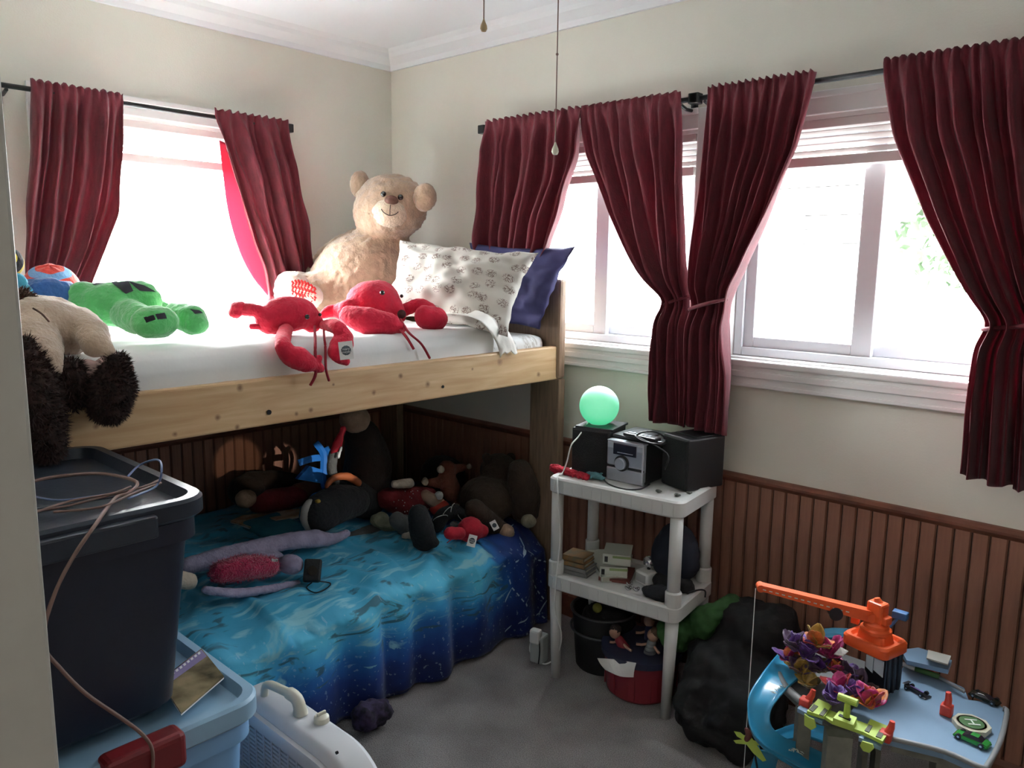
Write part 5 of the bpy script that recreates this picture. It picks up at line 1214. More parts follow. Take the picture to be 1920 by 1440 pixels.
Mb, w_, d_, h_ = cab((1212, 1101), (1190, 1090), (1238, 1092), 1075, z2, depth=.05)
part('box_body', B().box((0, 0, 0), (w_, d_, .045), bev=.006, M=Mb), TAGW, bxw); part('box_face', B().box((.006, -.001, .008), (w_-.006, .002, .036), bev=.001, M=Mb), mat('light_grey_print', (.4, .4, .4), .5), bxw)
gball = at(1217, 1053, x=(Mb @ V((w_/2, d_/2, 0))).x)
rgb = rr(gball, 11.5)
GLB = mat('clear_glass_ball', (.8, .82, .85), .08, metal=.75, spec=.9)
gg = thing('glass_ball', 'small clear faceted glass ball shining above the white box', 'ornament', gball-V((0, 0, rgb)))
t = bmesh.new(); bmesh.ops.create_icosphere(t, subdivisions=2, radius=rgb); t.transform(Matrix.Translation(gball)); part('faceted_ball', t, GLB, gg)
part('ball_stand', B().cyl(V((gball.x, gball.y, z2+.044)), V((gball.x, gball.y, gball.z-rgb*.9)), .006, seg=12), BLKP, gg)
CHR = mat('chrome', (.6, .6, .62), .2, metal=1)
for px, py, lab in ((1178, 1102, 'chrome ring trinket nearest the front edge of the lower deck'), (1193, 1104, 'chrome ring trinket beside the black pouch'), (1180, 1094, 'chrome ring trinket next to the maroon hardback')):
    p = at(px, py, z=z2+.004); tag(part('metal_ring', B().tube([p+V((.009*math.cos(a_), .009*math.sin(a_), .003*math.sin(2*a_))) for a_ in [2*PI*k/16 for k in range(17)]], .0035, seg=6), CHR, smooth=True), lab, 'trinket')
tag(organic('black_pouch', [('c', [at(1215, 1108, z=z2+.02), at(1240, 1112, z=z2+.025), at(1262, 1112, z=z2+.02)], [.020, .028, .022]), ('c', [at(1240, 1090, z=z2+.02), at(1290, 1100, z=z2+.02)], [.03, .025])], mat('black_pouch_cloth', (.012, .012, .015), .8, bump=.3), vox=.006, sm=3, disp=.008, ds=30), 'soft black pouch lying at the right end of the lower deck', 'pouch')
tag(organic('dark_bag', [('e', SH(.40, .20, z2+.11), (.085, .07, .105))], mat('dark_blue_cloth', (.012, .016, .03), .85), vox=.01, sm=3, disp=.012, ds=14), 'dark blue cloth bag standing at the back of the lower deck', 'bag')
tag(part('grey_cable', B().tube([at(1290, 1112, z=z2+.01), at(1310, 1106, z=z2+.015), at(1322, 1108, z=z2+.01), at(1322, 1120, z=.38)], .003, seg=6, smooth=6), BLACKM, smooth=True), 'dark cable draped over the right rim of the lower deck', 'cable')

# ---- floor things under and beside the shelf
RBK = mat('red_basket_plastic', (.22, .02, .03), .5, var=.05, vs=10); RIMB = mat('dark_blue_rim', (.03, .035, .07), .5)
bc = at(1180, 1290, z=0.05); bc = V((1.70, -.285, 0))
bs = thing('toy_basket', 'round red plastic basket of toys with a sheet of paper hanging over its rim', 'basket', bc)
o = part('basket_body', B().lathe([(.105, 0), (.118, .012), (.132, .15), (.128, .15), (.113, .016), (.001, .014)], bc, seg=36), RBK, bs); autosmooth(o)
part('basket_rim', B().lathe([(.127, .142), (.140, .142), (.142, .165), (.127, .165)], bc, seg=36), RIMB, bs)
for i in range(10):
    a_ = 2*PI*i/10
    part('basket_band', B().box((-.012, -.003, .02), (.012, .003, .14), bev=.002, M=Matrix.Translation(bc+V((.124*math.cos(a_), .124*math.sin(a_), 0))) @ Matrix.Rotation(a_+PI/2, 4, 'Z')), RBK, bs)
A_ = [at(1120, 1234, x=1.66), at(1150, 1236, y=-.425), at(1193, 1243, y=-.425)]; B2 = [at(1135, 1256, x=1.67), at(1162, 1268, y=-.433), at(1188, 1270, y=-.433)]
tag(part('paper_sheet', B().grid([[p.lerp(q, k/5)+V((0, -.004*math.sin(PI*k/5), 0)) for k in range(6)] for p, q in zip(spline(A_, 4), spline(B2, 4))]), TAGW, solid=.0008), 'crumpled white paper draped over the red basket rim', 'paper')
SK = mat('doll_skin', (.45, .26, .18), .6)
def minidoll(c, label, hair, dress, lean):
    r = thing('small_doll', label, 'doll', c, group='dolls in the red basket')
    d = V(lean).normalized()
    organic('doll_body', [('c', [c, c+d*.05], [.022, .016])], dress, r, vox=.005, sm=2)
    organic('doll_head', [('e', c+d*.078, (.020, .020, .023))], SK, r, vox=.004, sm=2)
    organic('doll_hair', [('e', c+d*.088+V((.004, .006, 0)), (.021, .021, .018))], hair, r, vox=.004, sm=1, disp=.004, ds=120)
    for s_ in (-1, 1): part('doll_arm', B().tube([c+d*.045, c+d*.03+V((s_*.03, -.01, .0)), c+d*.02+V((s_*.045, -.02, .01))], .005, seg=6), SK, r, smooth=True)
minidoll(bc+V((.05, -.03, .16)), 'small doll with brown hair and a dark striped dress leaning in the basket', mat('brown_hair', (.12, .07, .04), .8), mat('dark_stripe', (.05, .05, .07), .8, col2=(.3, .3, .3), vs=90, stretch=(.1, .1, 1)), (.2, -.1, 1))
minidoll(bc+V((-.03, -.05, .145)), 'small doll with dark hair lying low at the front of the basket', mat('dark_hair', (.03, .02, .02), .8), RBK, (-.5, -.2, .8))
minidoll(bc+V((.0, .05, .15)), 'small doll with dull blond hair at the back of the basket', mat('blond_hair', (.25, .2, .12), .8), NVY, (-.2, .2, 1))
BKT = mat('black_rubber', (.012, .012, .013), .6)
kc = V((1.50, -.235, 0))
bkz = thing('black_bin', 'black round bin with a curved handle left of the red basket', 'bin', kc)
o = part('bin_body', B().lathe([(.095, 0), (.10, .006), (.118, .22), (.113, .22), (.095, .012), (.001, .010)], kc, seg=32), BKT, bkz); autosmooth(o)
for zz in (.15, .22): part('bin_band', B().tube([kc+V((.121*math.cos(a_), .121*math.sin(a_), zz)) for a_ in [2*PI*k/32 for k in range(33)]], .005, seg=6), mat('grey_band', (.06, .06, .065), .5), bkz, smooth=True)
tag(part('yellow_ball', B().sph(kc+V((-.01, -.03, .225)), .018), mat('olive_yellow', (.3, .3, .06), .6), smooth=True), 'small olive yellow ball in the mouth of the black bin', 'ball')
tag(organic('bin_contents', [('c', [kc+V((-.03, 0, .17)), kc+V((.04, .03, .18))], [.06, .055])], CHAR, vox=.01, disp=.01), 'dark stuff filling the black bin under the shelf', 'cloth')
af = at(1008, 1240, z=0); af = V((af.x, af.y, 0))
fr = thing('white_adaptor', 'white plug adaptor box on the carpet left of the shelf leg', 'adaptor', af)
Ma = Matrix.Translation(af) @ Matrix.Rotation(.2, 4, 'Z')
part('adaptor_body', B().box((-.025, -.02, 0), (.03, .03, .11), bev=.008, M=Ma), mat('dusty_white', (.42, .44, .43), .5), fr); part('adaptor_head', B().box((-.022, -.032, .08), (.02, .0, .135), bev=.008, M=Ma), TAGW, fr)
part('adaptor_cord', B().tube([Ma @ V((.015, -.022, .12)), Ma @ V((.022, -.026, .06)), Ma @ V((.02, -.03, .01))], .0025, seg=6, smooth=4), BLACKM, fr)
tag(organic('black_duffel', [('e', V((2.02, -.25, .15)), (.15, .18, .15)), ('e', V((2.10, -.30, .12)), (.13, .17, .12)), ('e', V((2.03, -.17, .27)), (.13, .12, .13)), ('e', V((2.10, -.16, .30)), (.09, .10, .09)), ('e', V((1.985, -.38, .10)), (.08, .09, .10)), ('c', [V((2.02, -.43, .05)), V((2.14, -.41, .05))], [.05, .05])], mat('black_crumpled_nylon', (.006, .006, .007), .85, bump=.5, bs=25), vox=.012, sm=3, disp=.022, ds=11), 'big crumpled black cloth bag heaped beside the shelf on the carpet', 'bag')
tag(organic('green_fabric', [('c', [V((1.83, -.22, .24)), V((1.90, -.24, .30)), V((1.96, -.22, .36)), V((1.99, -.18, .38))], [.05, .05, .035, .02]), ('e', V((1.83, -.28, .25)), (.06, .07, .06))], mat('dark_green_cloth', (.03, .10, .025), .85, var=.2, bump=.3, bs=30), vox=.008, sm=2, disp=.014, ds=20), 'dark green cloth spilling out of the black bag behind the shelf leg', 'cloth')

# ================================================================== TOY PARKING GARAGE
DKG = mat('pale_grey_deck', (.18, .29, .42), .45, var=.05, vs=8); GPL = mat('grey_track_plastic', (.24, .25, .26), .4, var=.05, vs=10); STN = mat('stone_grey_plastic', (.19, .19, .16), .6, var=.15, vs=25)
ORG = mat('bright_orange_plastic', (.80, .11, .022), .42, var=.04, vs=30); TRK = mat('sky_blue_track', (.03, .28, .50), .28, coat=.3); LIME = mat('lime_plastic', (.42, .56, .09), .5); REDPL = mat('red_peg_plastic', (.62, .06, .04), .45); BLKC = mat('black_tower_plastic', (.010, .011, .016), .3)
GREEND = mat('green_sticker', (.05, .14, .04), .5); IVORY = mat('ivory_plastic', (.55, .53, .42), .5); SCUFF = mat('white_scuffed_print', (.62, .68, .62), .6)
ZG = .40
ga = thing('toy_garage', 'toy parking garage with grey decks and a blue spiral track beside the wainscot', 'toy', (2.55, -.45, 0))
def G(px, py, dz=0): p = at(px, py, z=ZG+dz); return p
def slabpx(pts, th, dz=0): return B().prism([G(x, y, dz) for x, y in pts], (0, 0, -th))
deckA = [(1652, 1298), (1680, 1272), (1700, 1240), (1750, 1262), (1808, 1290), (1816, 1312), (1870, 1318), (1886, 1332), (1874, 1385), (1850, 1432), (1838, 1438), (1770, 1408), (1672, 1384), (1620, 1372), (1590, 1345), (1610, 1310)]
part('parking_deck', slabpx(deckA, .02), DKG, ga)
rimp = [G(x, y, .006) for x, y in [(1880, 1328), (1888, 1336), (1876, 1388), (1852, 1434), (1838, 1438), (1770, 1409), (1672, 1385)]]
part('deck_rim', B().tube(rimp, .006, seg=8, smooth=4), GPL, ga, smooth=True)
part('deck_side', B().prism([G(x, y, -.02) for x, y in ((1876, 1388), (1852, 1434), (1838, 1440), (1770, 1411), (1672, 1387), (1676, 1380), (1772, 1402), (1836, 1430), (1868, 1384))], (0, 0, -.03)), STN, ga)
ringD = [(1460, 1262), (1470, 1240), (1510, 1222), (1570, 1222), (1622, 1240), (1650, 1270), (1652, 1300), (1625, 1345), (1580, 1352), (1530, 1336), (1490, 1305), (1466, 1282)]
part('round_deck', slabpx(ringD, .022, -.004), mat('dark_grey_deck', (.14, .145, .15), .5), ga)
part('round_rim', B().tube([G(x, y, .0) for x, y in ((1461, 1265), (1470, 1284), (1492, 1306), (1530, 1334), (1572, 1350))], .010, seg=10, smooth=5), GPL, ga, smooth=True)
part('upper_ledge', slabpx([(1690, 1218), (1722, 1214), (1748, 1222), (1785, 1238), (1778, 1256), (1700, 1238)], .012, .045), DKG, ga)
part('ledge_sign', B().prism([G(x, y, .06) for x, y in ((1740, 1221), (1783, 1232), (1777, 1248), (1737, 1236))], (0, 0, .004)), mat('pale_sign', (.42, .42, .38), .6), ga)
# guard rails: white then green sections
def bar(a, b, m, nm, r=.005, dz=.015):
    p, q = G(*a, dz), G(*b, dz); part(nm, B().cyl(p, q, r, seg=10), m, ga, smooth=True)
bar((1690, 1244), (1716, 1254), mat('white_rail', (.55, .56, .56), .4), 'guard_rail', .006); bar((1716, 1254), (1762, 1269), GREEND, 'guard_rail', .007); bar((1762, 1270), (1808, 1297), GPL, 'guard_rail', .0045)
# stone pillars with arches
def pillar(px, py, wpx, bot=0.0, top=ZG-.02, d=.045):
    c = G(px, py, -.02); w_ = rr(c, wpx); M = Matrix.Translation((c.x, c.y, 0)) @ Matrix.Rotation(.55, 4, 'Z')
    t = B(); n = 12; h_ = top
    outer = [V((-w_*1.15, 0, bot)), V((-w_, 0, h_*.5)), V((-w_, 0, h_)), V((w_, 0, h_)), V((w_, 0, h_*.5)), V((w_*1.15, 0, bot))]
    inner = [V((w_*.42, 0, bot))]+[V((w_*.42*math.cos(PI*k/n), 0, h_*.60+w_*.42*math.sin(PI*k/n)*1.6)) for k in range(n+1)]+[V((-w_*.42, 0, bot))]
    t.prism([M @ (p-V((0, d/2, 0))) for p in outer+inner], M.to_3x3() @ V((0, d, 0))); part('pillar', t, STN, ga)
pillar(1572, 1372, 22); pillar(1770, 1395, 16); pillar(1508, 1322, 12); pillar(1640, 1300, 16); pillar(1845, 1345, 12)
part('floor_base', B().prism([at(x, y, z=.03) for x, y in ((1500, 1480), (1600, 1440), (1760, 1500), (1700, 1560), (1520, 1560))], (0, 0, -.03)), GPL, ga)
# blue spiral track
def track(pairs, nm='blue_track', th=.005, lip=.010):
    O_ = spline([at(a[0], a[1], z=z) for a, b, z in pairs], 7); I_ = spline([at(b[0], b[1], z=z) for a, b, z in pairs], 7); rows = []
    for p, q in zip(O_, I_):
        u = (q-p).normalized(); rows.append([p+V((0, 0, lip)), p+u*.003+V((0, 0, lip)), p+u*.005, p.lerp(q, .35)-V((0, 0, .002)), p.lerp(q, .7)-V((0, 0, .002)), q-u*.005, q-u*.003+V((0, 0, lip*.6)), q+V((0, 0, lip*.6))])
    return part(nm, B().grid(rows), TRK, ga, smooth=True, solid=th)
track([((1462, 1228), (1515, 1262), .41), ((1430, 1268), (1484, 1288), .405), ((1405, 1308), (1458, 1316), .385), ((1401, 1338), (1444, 1340), .36), ((1407, 1374), (1446, 1366), .33), ((1428, 1402), (1470, 1386), .30), ((1470, 1430), (1512, 1402), .26), ((1530, 1462), (1570, 1430), .22)])
track([((1545, 1185), (1548, 1200), .38), ((1565, 1184), (1566, 1200), .385), ((1600, 1186), (1600, 1204), .39)], nm='blue_track')
track([((1420, 1405), (1465, 1412), .22), ((1412, 1430), (1455, 1438), .16), ((1400, 1470), (1450, 1480), .08)], nm='blue_track')
track([((1450, 1378), (1470, 1392), .18), ((1500, 1362), (1510, 1385), .17), ((1550, 1370), (1545, 1395), .16)], nm='blue_track')
b = B(); rnd = random.Random(5)
for a, c, z, n_ in (((1500, 1262), (1448, 1298), .406, 26), ((1462, 1398), (1505, 1412), .275, 22)):
    for k in range(n_):
        p = at(a[0]+(c[0]-a[0])*k/n_+rnd.uniform(-3, 3), a[1]+(c[1]-a[1])*k/n_+rnd.uniform(-3, 3), z=z); q = V((rnd.uniform(-1, 1), rnd.uniform(-1, 1), 0)).normalized()*rnd.uniform(.004, .007)
        b.box(p-V((.0012, .0012, 0)), p+V((.0012, .0012, .001))); b.tube([p-q, p+q*.3+V((.002, 0, 0)), p+q], .0007, seg=4)
part('frayed_sticker', b, SCUFF, ga, kind='stuff')
# lime lift bridge across the deck front
def quad(pts, th, dz, m, nm, root=None): return part(nm, B().prism([G(x, y, dz) for x, y in pts], (0, 0, -th)), m, root or ga)
quad([(1513, 1333), (1534, 1310), (1560, 1322), (1546, 1343)], .008, .02, LIME, 'lime_panel')
quad([(1618, 1372), (1632, 1348), (1672, 1364), (1655, 1390)], .008, .02, LIME, 'lime_panel')
quad([(1546, 1343), (1552, 1330), (1628, 1358), (1618, 1372), (1560, 1352)], .008, .015, LIME, 'lime_beam')
quad([(1562, 1346), (1574, 1332), (1607, 1345), (1600, 1360)], .014, .03, LIME, 'lime_block')
quad([(1572, 1341), (1575, 1338), (1596, 1347), (1594, 1351)], .002, .032, BLKC, 'dark_print')
for q in ([(1517, 1330), (1526, 1320), (1534, 1324), (1524, 1334)], [(1536, 1339), (1546, 1327), (1552, 1331), (1543, 1342)], [(1621, 1369), (1629, 1358), (1636, 1361), (1629, 1373)], [(1642, 1380), (1650, 1367), (1659, 1370), (1652, 1384)]): quad(q, .002, .022, mat('olive_dark_sticker', (.06, .065, .035), .6), 'dark_panel')
for q in ([(1508, 1339), (1516, 1345), (1526, 1349), (1530, 1364), (1521, 1369), (1508, 1360)], [(1616, 1390), (1636, 1396), (1638, 1404), (1630, 1412), (1618, 1408), (1612, 1398)]):
    c = [at(x, y, y=G(1520, 1345).y-.02 if x < 1560 else G(1625, 1395).y-.02) for x, y in q]; part('lime_tab', B().prism(c, (0, .004, 0)), LIME, ga)
quad([(1495, 1328), (1500, 1322), (1545, 1344), (1542, 1352)], .01, .006, DKG, 'ledge'); quad([(1610, 1382), (1614, 1376), (1655, 1392), (1652, 1400)], .01, .006, DKG, 'ledge')
p = G(1587, 1345, .03); q = V((p.x, p.y, zat(p, 1312))); part('lever_post', B().cyl(p, q, .008, .0065, seg=12), LIME, ga)
u_ = (G(1605, 1312, .1)-G(1578, 1302, .1)).normalized(); part('lever_bar', B().cyl(q-u_*.022, q+u_*.022, .009, seg=12), LIME, ga)
# red gate pegs
def peg(px, py, top, lean=(0, 0), m=REDPL):
    p = G(px, py, 0); h_ = zat(p, top)-p.z; d = V((lean[0], lean[1], 1)).normalized()
    t = B().box(p+V((-.013, -.013, 0)), p+V((.013, .013, h_*.45)), bev=.003)
    t.tube([p+d*h_*.35, p+d*h_*.7+V((.002, 0, 0)), p+d*h_], [.010, .008, .006], seg=8); t.cyl(p-V((0, .014, -h_*.3)), p+V((0, .014, h_*.3)), .006, seg=10)
    part('red_peg', t, m, ga)
peg(1510, 1324, 1290, (.3, .2)); peg(1774, 1340, 1298); peg(1742, 1262, 1236); peg(1660, 1388, 1350, (.2, .1))
# helipad
hc = G(1822, 1355, .012); rx_ = .040
hp_ = [hc+V((rx_*1.02*math.cos(a_), rx_*1.02*math.sin(a_), 0)) for a_ in [2*PI*k/8+.2 for k in range(8)]]
part('helipad', B().prism(hp_, (0, 0, -.012)), IVORY, ga)
part('helipad_disc', B().lathe([(.0265, 0), (.0265, .001)], hc, seg=32), GREEND, ga)
part('helipad_ring', B().lathe([(.033, 0), (.033, .0006), (.031, .0008), (.031, 0)], hc, seg=32), mat('tan_line', (.4, .36, .26), .6), ga)
text(ga, 'H', .040, Matrix.Translation(hc+V((0, 0, .0018))) @ Matrix.Rotation(-.95, 4, 'Z'), SCUFF, 'letter')
# tower
tw = [(1618, 1290), (1655, 1308), (1688, 1288), (1655, 1268)]
tb_ = [G(x, y, 0) for x, y in tw]; ztw = zat(G(1655, 1306, 0), 1236)
part('tower', B().prism(tb_, (0, 0, ztw-ZG)), BLKC, ga)
for k in range(3):
    a = tb_[1].lerp(tb_[2], .2+.3*k); part('tower_rib', B().cyl(a, a+V((0, 0, ztw-ZG)), .005, seg=8), BLKC, ga)
# white door panels in front of the tower face
fa, fb = tb_[0].lerp(tb_[1], .08), tb_[0].lerp(tb_[1], .98)
nrm = V(((fb-fa).y, -(fb-fa).x, 0)).normalized()
za, zb2 = zat(fa, 1270)+.0, zat(fa, 1222)
for a, c in ((.02, .42), (.46, .98)):
    p, q = fa.lerp(fb, a)+nrm*.004, fa.lerp(fb, c)+nrm*.004; zl = ZG+.055; zh = ztw-.004
    part('white_door', B().prism([V((p.x, p.y, zl+.01)), V((q.x, q.y, zl)), V((q.x, q.y, zh)), V((p.x, p.y, zh))], nrm*.003), mat('white_blue_plastic', (.5, .6, .68), .5), ga)
# ---- orange crane
zc0 = ztw+.001
cr0 = at(1643, 1205, z=zc0+.03)
cr = thing('toy_crane', 'bright orange toy crane with a long boom on top of the black tower', 'toy', (cr0.x, cr0.y, zc0))
Rz = math.atan2((at(1660, 1232, z=zc0)-at(1580, 1195, z=zc0)).y, (at(1660, 1232, z=zc0)-at(1580, 1195, z=zc0)).x)
cx_ = at(1640, 1206, z=zc0+.01); MC = Matrix.Translation((cx_.x, cx_.y, zc0)) @ Matrix.Rotation(Rz, 4, 'Z')
wL = (at(1663, 1226, z=zc0)-at(1580, 1192, z=zc0)).length/2*1.05
def cl(e, z, r=.018): return [MC @ V((p.x, p.y, z)) for p in rloop(-wL+e, wL-e, -wL*.85+e, wL*.85-e, r, 0)]
o = part('crane_base', stack([cl(.002, 0), cl(0, .003), cl(0, .024), cl(.004, .030), cl(.012, .030), cl(.018, .022, .012), cl(.024, .022, .012), cl(.028, .042, .012), cl(.034, .046, .010), cl(.036, .046, .008)]), ORG, cr); autosmooth(o)
cc_ = MC @ V((0, 0, .045))
o = part('turntable', B().lathe([(wL*.62, 0), (wL*.60, .008), (wL*.50, .012), (wL*.48, .020), (wL*.36, .026), (wL*.30, .030)], cc_, seg=36), ORG, cr); autosmooth(o)
mast0 = cc_+V((0, 0, .026)); zt2 = zat(mast0, 1122)
o = part('mast', B().box((-.022, -.018, 0), (.022, .018, (zt2-mast0.z)*.86), bev=.006, M=Matrix.Translation(mast0) @ Matrix.Rotation(Rz, 4, 'Z')).cyl(mast0+V((0, 0, (zt2-mast0.z)*.8)), mast0+V((-.004, 0, zt2-mast0.z)), .012, .007, seg=12).box((.012, -.014, 0), (.034, .014, .022), bev=.004, M=Matrix.Translation(mast0) @ Matrix.Rotation(Rz, 4, 'Z')), ORG, cr)
b0 = mast0+V((-.012, -.006, .012)); xb = b0.x
# boom: from the mast out to the picture's left, at roughly constant height
b1 = at(1417, 1098, z=zat(b0, 1141)+.035)
d = (b1-b0); L_ = d.length; d.normalize(); sid = d.cross(V((0, 0, 1))).normalized(); upv = sid.cross(d)
t = B()
for s_ in (-1, 1):
    a = b0+sid*s_*.011
    t.prism([a-upv*.013, a+d*L_*.96-upv*.006, a+d*L_*.96+upv*.006, a+upv*.013], sid*s_*.003)
t.prism([b0+upv*.013-sid*.013, b0+upv*.013+sid*.013, b0+d*L_*.96+upv*.006+sid*.013, b0+d*L_*.96+upv*.006-sid*.013], upv*.003)
part('boom', t, ORG, cr)
for k in range(15): a = b0+d*L_*(.08+.06*k); part('boom_rung', B().cyl(a-sid*.013, a+sid*.013, .003, seg=6), ORG, cr)
t = B()
for k in range(14): a = b0-sid*.0145+d*L_*(.2+.055*k); a2 = a+d*L_*.028; t.prism([a-upv*.0012, a2-upv*.0012, a2+upv*.0012, a+upv*.0012], -sid*.0008)
part('white_dashes', t, SCUFF, cr)
o = part('boom_tip', B().cyl(b1-d*.012-sid*.014, b1-d*.012+sid*.014, .010, seg=14), ORG, cr); autosmooth(o)
part('boom_hinge', B().cyl(b0-sid*.018, b0+sid*.018, .013, seg=16), ORG, cr)
pw = b0+d*L_*.30-upv*.014; o = part('black_pulley', B().cyl(pw-sid*.018, pw+sid*.018, .017, seg=20), BLKC, cr); autosmooth(o)
part('pulley_arm', B().box((-.03, -.003, -.004), (0, .003, .004), M=facing(pw, sid)), BLKC, cr)
hk = b1-V((0, 0, .008)); part('hoist_string', B().cyl(hk, (hk.x, hk.y, .03), .0011, seg=6), TAGW, cr)
part('hook', B().tube([V((hk.x, hk.y, .034)), V((hk.x+.006, hk.y, .022)), V((hk.x, hk.y, .014)), V((hk.x-.006, hk.y, .020))], .002, seg=6, smooth=4), BLKC, cr)
part('orange_tab', B().box((-.010, -.008, -.006), (.010, .008, .012), bev=.002, M=Matrix.Translation(MC @ V((-wL-.004, wL*.2, .04)))), ORG, cr)
bt = at(1688, 1153, y=MC.translation.y+.04); tb2 = thing('blue_toy_piece', 'small blue plastic toy piece behind the orange crane', 'toy', bt-V((0, 0, .01)))
part('blue_block', B().box(bt-V((.018, .012, .010)), bt+V((.018, .012, .010)), bev=.003).cyl(bt, (bt.x-.02, bt.y-.02, MC.translation.z+.05), .004, seg=8), mat('mid_blue_plastic', (.03, .12, .3), .5), tb2)

# ---- silk flowers and feathers piled on the round deck
def flower(px, py, dz, rad, cols, label, seed):
    c = G(px, py, dz); r = thing('silk_flower', label, 'artificial flower', c, group='artificial flowers piled on the toy garage'); rnd = random.Random(seed)
    for k in range(9):
        a_ = 2*PI*k/9+rnd.uniform(-.3, .3); tl_ = rnd.uniform(.15, 1.25); m_ = cols[k % len(cols)]
        dr = V((math.cos(a_)*math.cos(tl_), math.sin(a_)*math.cos(tl_), math.sin(tl_))); sd = dr.cross(V((0, 0, 1))).normalized(); up_ = sd.cross(dr); L = rad*rnd.uniform(.8, 1.25); rows = []
        for i in range(7):
            t_ = i/6; w_ = rad*.42*math.sin(PI*min(1, t_*.85+.12))**.7; cv = -.35*L*t_*t_
            rows.append([c+dr*L*t_+up_*cv*-1*.4+sd*w_*q_+up_*(abs(q_)*w_*.35+.12*rad*noise.noise(V((t_*4+seed, q_*3, k)))) for q_ in (-1, -.5, 0, .5, 1)])
        part('petal', B().grid(rows), m_, r, smooth=True, solid=.0012)
    part('flower_heart', B().sph(c+V((0, 0, rad*.1)), rad*.22, seg=10), cols[-1], r, smooth=True)
def FM(n, c, **k): return mat(n, c, .45, var=.35, vs=60, sheen=.2, trans=.15, **k)
PUR = FM('purple_petal', (.10, .03, .22)); VIO = FM('violet_petal', (.16, .07, .34)); MAG = FM('magenta_petal', (.46, .02, .16)); PNK = FM('pink_petal', (.60, .06, .28)); ORP = FM('orange_petal', (.62, .18, .03)); REP = FM('red_petal', (.48, .03, .03)); GLD = FM('gold_petal', (.38, .24, .04)); PLM = FM('plum_petal', (.09, .045, .10)); OLP = FM('olive_petal', (.16, .13, .05)); BRP = FM('brown_petal', (.12, .05, .04)); WHP = FM('white_petal', (.6, .6, .56))
fl = [(1482, 1240, .03, .036, (MAG, ORP, PUR), 'magenta and orange silk flower at the blue track end of the pile'), (1490, 1218, .075, .038, (PLM, PLM, VIO), 'dusky plum silk flower on top of the pile'), (1512, 1235, .06, .038, (PUR, VIO, PUR), 'glossy purple silk flower in the middle of the pile'),
      (1528, 1212, .085, .040, (REP, ORP, GLD), 'red and gold silk flower at the top of the pile'), (1555, 1232, .06, .040, (MAG, PNK, MAG), 'magenta pink silk flower beside the crane tower'), (1500, 1262, .03, .034, (BRP, PLM, GLD), 'brown and gold silk flower hanging over the deck rim'),
      (1535, 1258, .03, .036, (PLM, PUR, OLP), 'dark purple silk flower low in the middle'), (1568, 1262, .03, .032, (ORP, REP, PNK), 'orange silk flower under the white scrap'), (1590, 1272, .025, .038, (PLM, PLM, VIO), 'slate purple silk flower below the white doors'),
      (1575, 1298, .03, .036, (MAG, REP, MAG), 'crimson pink silk flower behind the lime lever'), (1560, 1318, .025, .034, (PUR, PUR, VIO), 'violet silk flower left of the lime lever'), (1600, 1312, .03, .034, (PUR, VIO, PUR), 'violet silk flower right behind the lime lever'),
      (1632, 1325, .035, .040, (REP, MAG, ORP), 'red silk flower at the foot of the black tower'), (1518, 1288, .012, .030, (GLD, OLP, GLD), 'gold and olive silk leaf cluster lying on the grey rim'), (1610, 1290, .025, .032, (BRP, BRP, PLM), 'brown silk flower in the shade of the tower')]
for i, (px, py, dz, rad, cols, lab) in enumerate(fl): flower(px, py, dz, rad*1.3, cols, lab, i+1)
p = G(1575, 1228, .09); tag(part('white_scrap', B().prism([p+V((-.012, -.01, 0)), p+V((.012, -.014, .006)), p+V((.016, .012, .010)), p+V((-.004, .012, .014))], (0, 0, .002)), WHP), 'small white scrap between the pink flower and the crane', 'scrap')

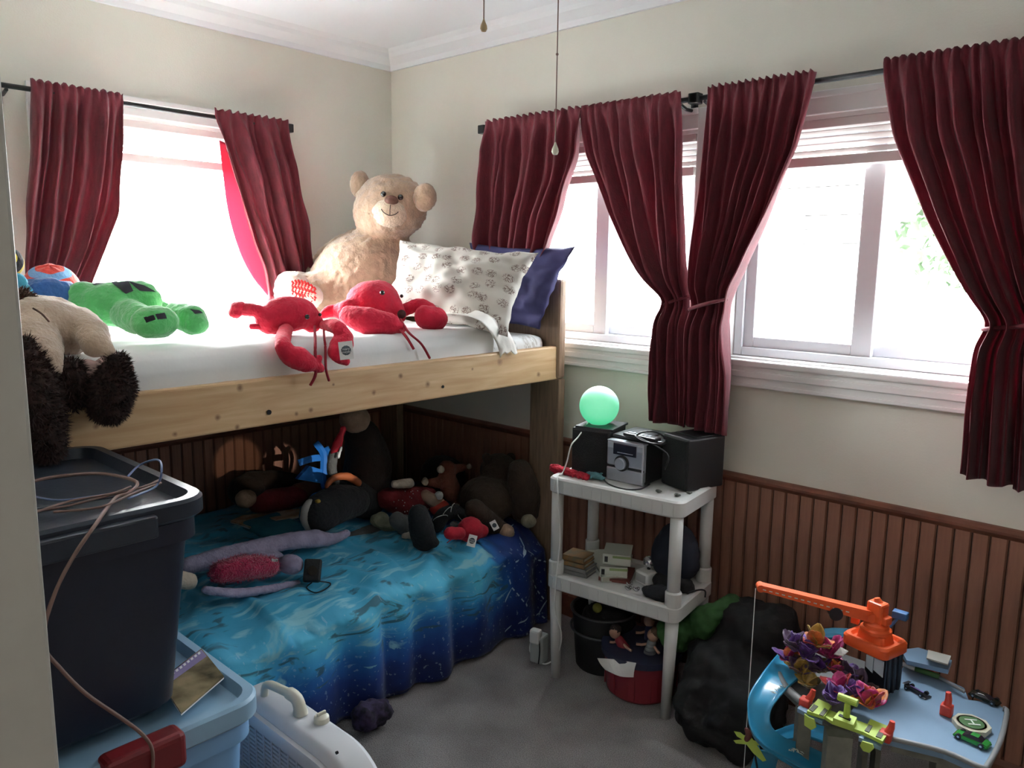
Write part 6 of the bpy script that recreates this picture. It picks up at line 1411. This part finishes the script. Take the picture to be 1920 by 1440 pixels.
# ---- toy cars on the deck
def car(px, py, L, ang, m_body, m_glass, label, low=1.0, open_=False):
    c = G(px, py, .001); M = Matrix.Translation(c) @ Matrix.Rotation(ang, 4, 'Z'); W = L*.42; Hh = L*.26*low
    r = thing('toy_car', label, 'toy car', c, group='toy cars on the garage deck')
    prof = [(-.5, .10), (-.5, .45), (-.42, .62), (-.25, .66), (.1, .62), (.38, .5), (.5, .34), (.5, .10)]
    if open_: prof = [(-.5, .1), (-.5, .75), (-.40, .78), (-.36, .42), (-.1, .55), (.1, .5), (.36, .28), (.5, .22), (.5, .1)]
    t = bmesh.new(); wv = [(.5, 1), (.46, 1.0)] ; k_ = .55 if open_ else 1
    a = [t.verts.new((x*L, -W/2*k_, z*Hh)) for x, z in prof]; b_ = [t.verts.new((x*L, W/2*k_, z*Hh)) for x, z in prof]
    t.faces.new(a); t.faces.new(b_[::-1])
    for k in range(len(a)): t.faces.new((a[k], b_[k], b_[(k+1) % len(a)], a[(k+1) % len(a)]))
    bmesh.ops.recalc_face_normals(t, faces=t.faces[:]); bmesh.ops.bevel(t, geom=t.edges[:], offset=L*.03, segments=2, affect='EDGES'); t.transform(M); bb = B(); bb.merge(t); o = part('car_body', bb, m_body, r); autosmooth(o, 50)
    if not open_:
        t = bmesh.new(); lo = [t.verts.new((x*L, s_*W*.42, Hh*.58)) for x, s_ in ((-.34, -1), (.26, -1), (.26, 1), (-.34, 1))]; hi = [t.verts.new((x*L, s_*W*.32, Hh)) for x, s_ in ((-.22, -1), (.06, -1), (.06, 1), (-.22, 1))]
        t.faces.new(hi); t.faces.new(lo[::-1])
        for k in range(4): t.faces.new((lo[k], lo[(k+1) % 4], hi[(k+1) % 4], hi[k]))
        bmesh.ops.bevel(t, geom=t.edges[:], offset=L*.015, segments=2, affect='EDGES'); t.transform(M); bb = B(); bb.merge(t); part('cabin', bb, m_glass, r)
        part('roof', B().box((-.20*L, -W*.26, Hh*.99), (.03*L, W*.26, Hh*1.05), bev=L*.008, M=M), m_body, r)
    else:
        part('stripe', B().box((-.28*L, -W*.07, Hh*.56), (.3*L, W*.07, Hh*.60), M=M), m_glass, r); part('spoiler', B().box((-.52*L, -W*.5, Hh*.74), (-.38*L, W*.5, Hh*.80), bev=L*.008, M=M), m_body, r)
        part('front_wing', B().box((.42*L, -W*.5, Hh*.1), (.54*L, W*.5, Hh*.18), bev=L*.008, M=M), m_body, r)
    for x in (-.32, .32):
        for s_ in (-1, 1):
            q = M @ V((x*L, s_*W*.46, L*.085)); ax = M.to_3x3() @ V((0, s_, 0)); w_ = part('wheel', B().cyl(q-ax*L*.05, q+ax*L*.04, L*.085, seg=14), BLKC, r); part('hubcap', B().cyl(q+ax*L*.038, q+ax*L*.045, L*.04, seg=8), CHR, w_)
a_ = lambda p, q: math.atan2((G(*q)-G(*p)).y, (G(*q)-G(*p)).x)
car(1718, 1298, .062, a_((1700, 1287), (1736, 1306)), BLKC, VIO, 'black open-wheel toy racer with a violet stripe at the centre of the grey deck', open_=True)
car(1822, 1390, .074, a_((1850, 1402), (1795, 1378)), mat('metallic_green', (.03, .30, .05), .25, metal=.3, coat=.5), DISP, 'bright green toy sports car at the corner of the deck below the helipad')
car(1846, 1312, .070, a_((1820, 1302), (1868, 1322)), mat('black_gloss', (.012, .02, .014), .2, coat=.5), DISP, 'black toy car at the far edge of the deck above the helipad', low=.8)

# ---- lime toy plane with a red figure beside the blue track
pc = at(1405, 1392, z=.24)
pl = thing('toy_plane', 'lime green toy plane tilted beside the lower curve of the blue track', 'toy plane', pc)
kk = rr(pc, 1); n_ = tocam(pc)
def pp(px, py, d=0): return at(px, py, y=pc.y)+n_*d
part('fuselage', B().prism([pp(*q) for q in ((1396, 1378), (1410, 1384), (1424, 1404), (1437, 1426), (1430, 1428), (1412, 1412), (1398, 1394))], n_*.008), LIME, pl)
part('wing', B().prism([pp(*q) for q in ((1376, 1371), (1388, 1373), (1402, 1384), (1398, 1390), (1382, 1381))], n_*.005), LIME, pl)
part('wing', B().prism([pp(*q) for q in ((1375, 1388), (1396, 1386), (1408, 1390), (1400, 1396), (1380, 1394))], n_*.005), LIME, pl)
part('tail_fin', B().prism([pp(*q) for q in ((1408, 1386), (1424, 1392), (1426, 1398), (1412, 1396))], n_*.005), LIME, pl)
part('plane_stand', B().cyl(pp(1412, 1395), (pc.x+.04, pc.y+.05, .0), .003, seg=6), BLKC, pl)
rf = thing('toy_figure', 'small dark red toy figure riding on the lime plane', 'toy', pp(1400, 1380)); organic('figure_body', [('c', [pp(1400, 1368, .01), pp(1404, 1378, .01), pp(1400, 1386, .01)], [.006, .009, .007])], mat('maroon_plastic', (.12, .03, .025), .5), rf, vox=.002, sm=1)
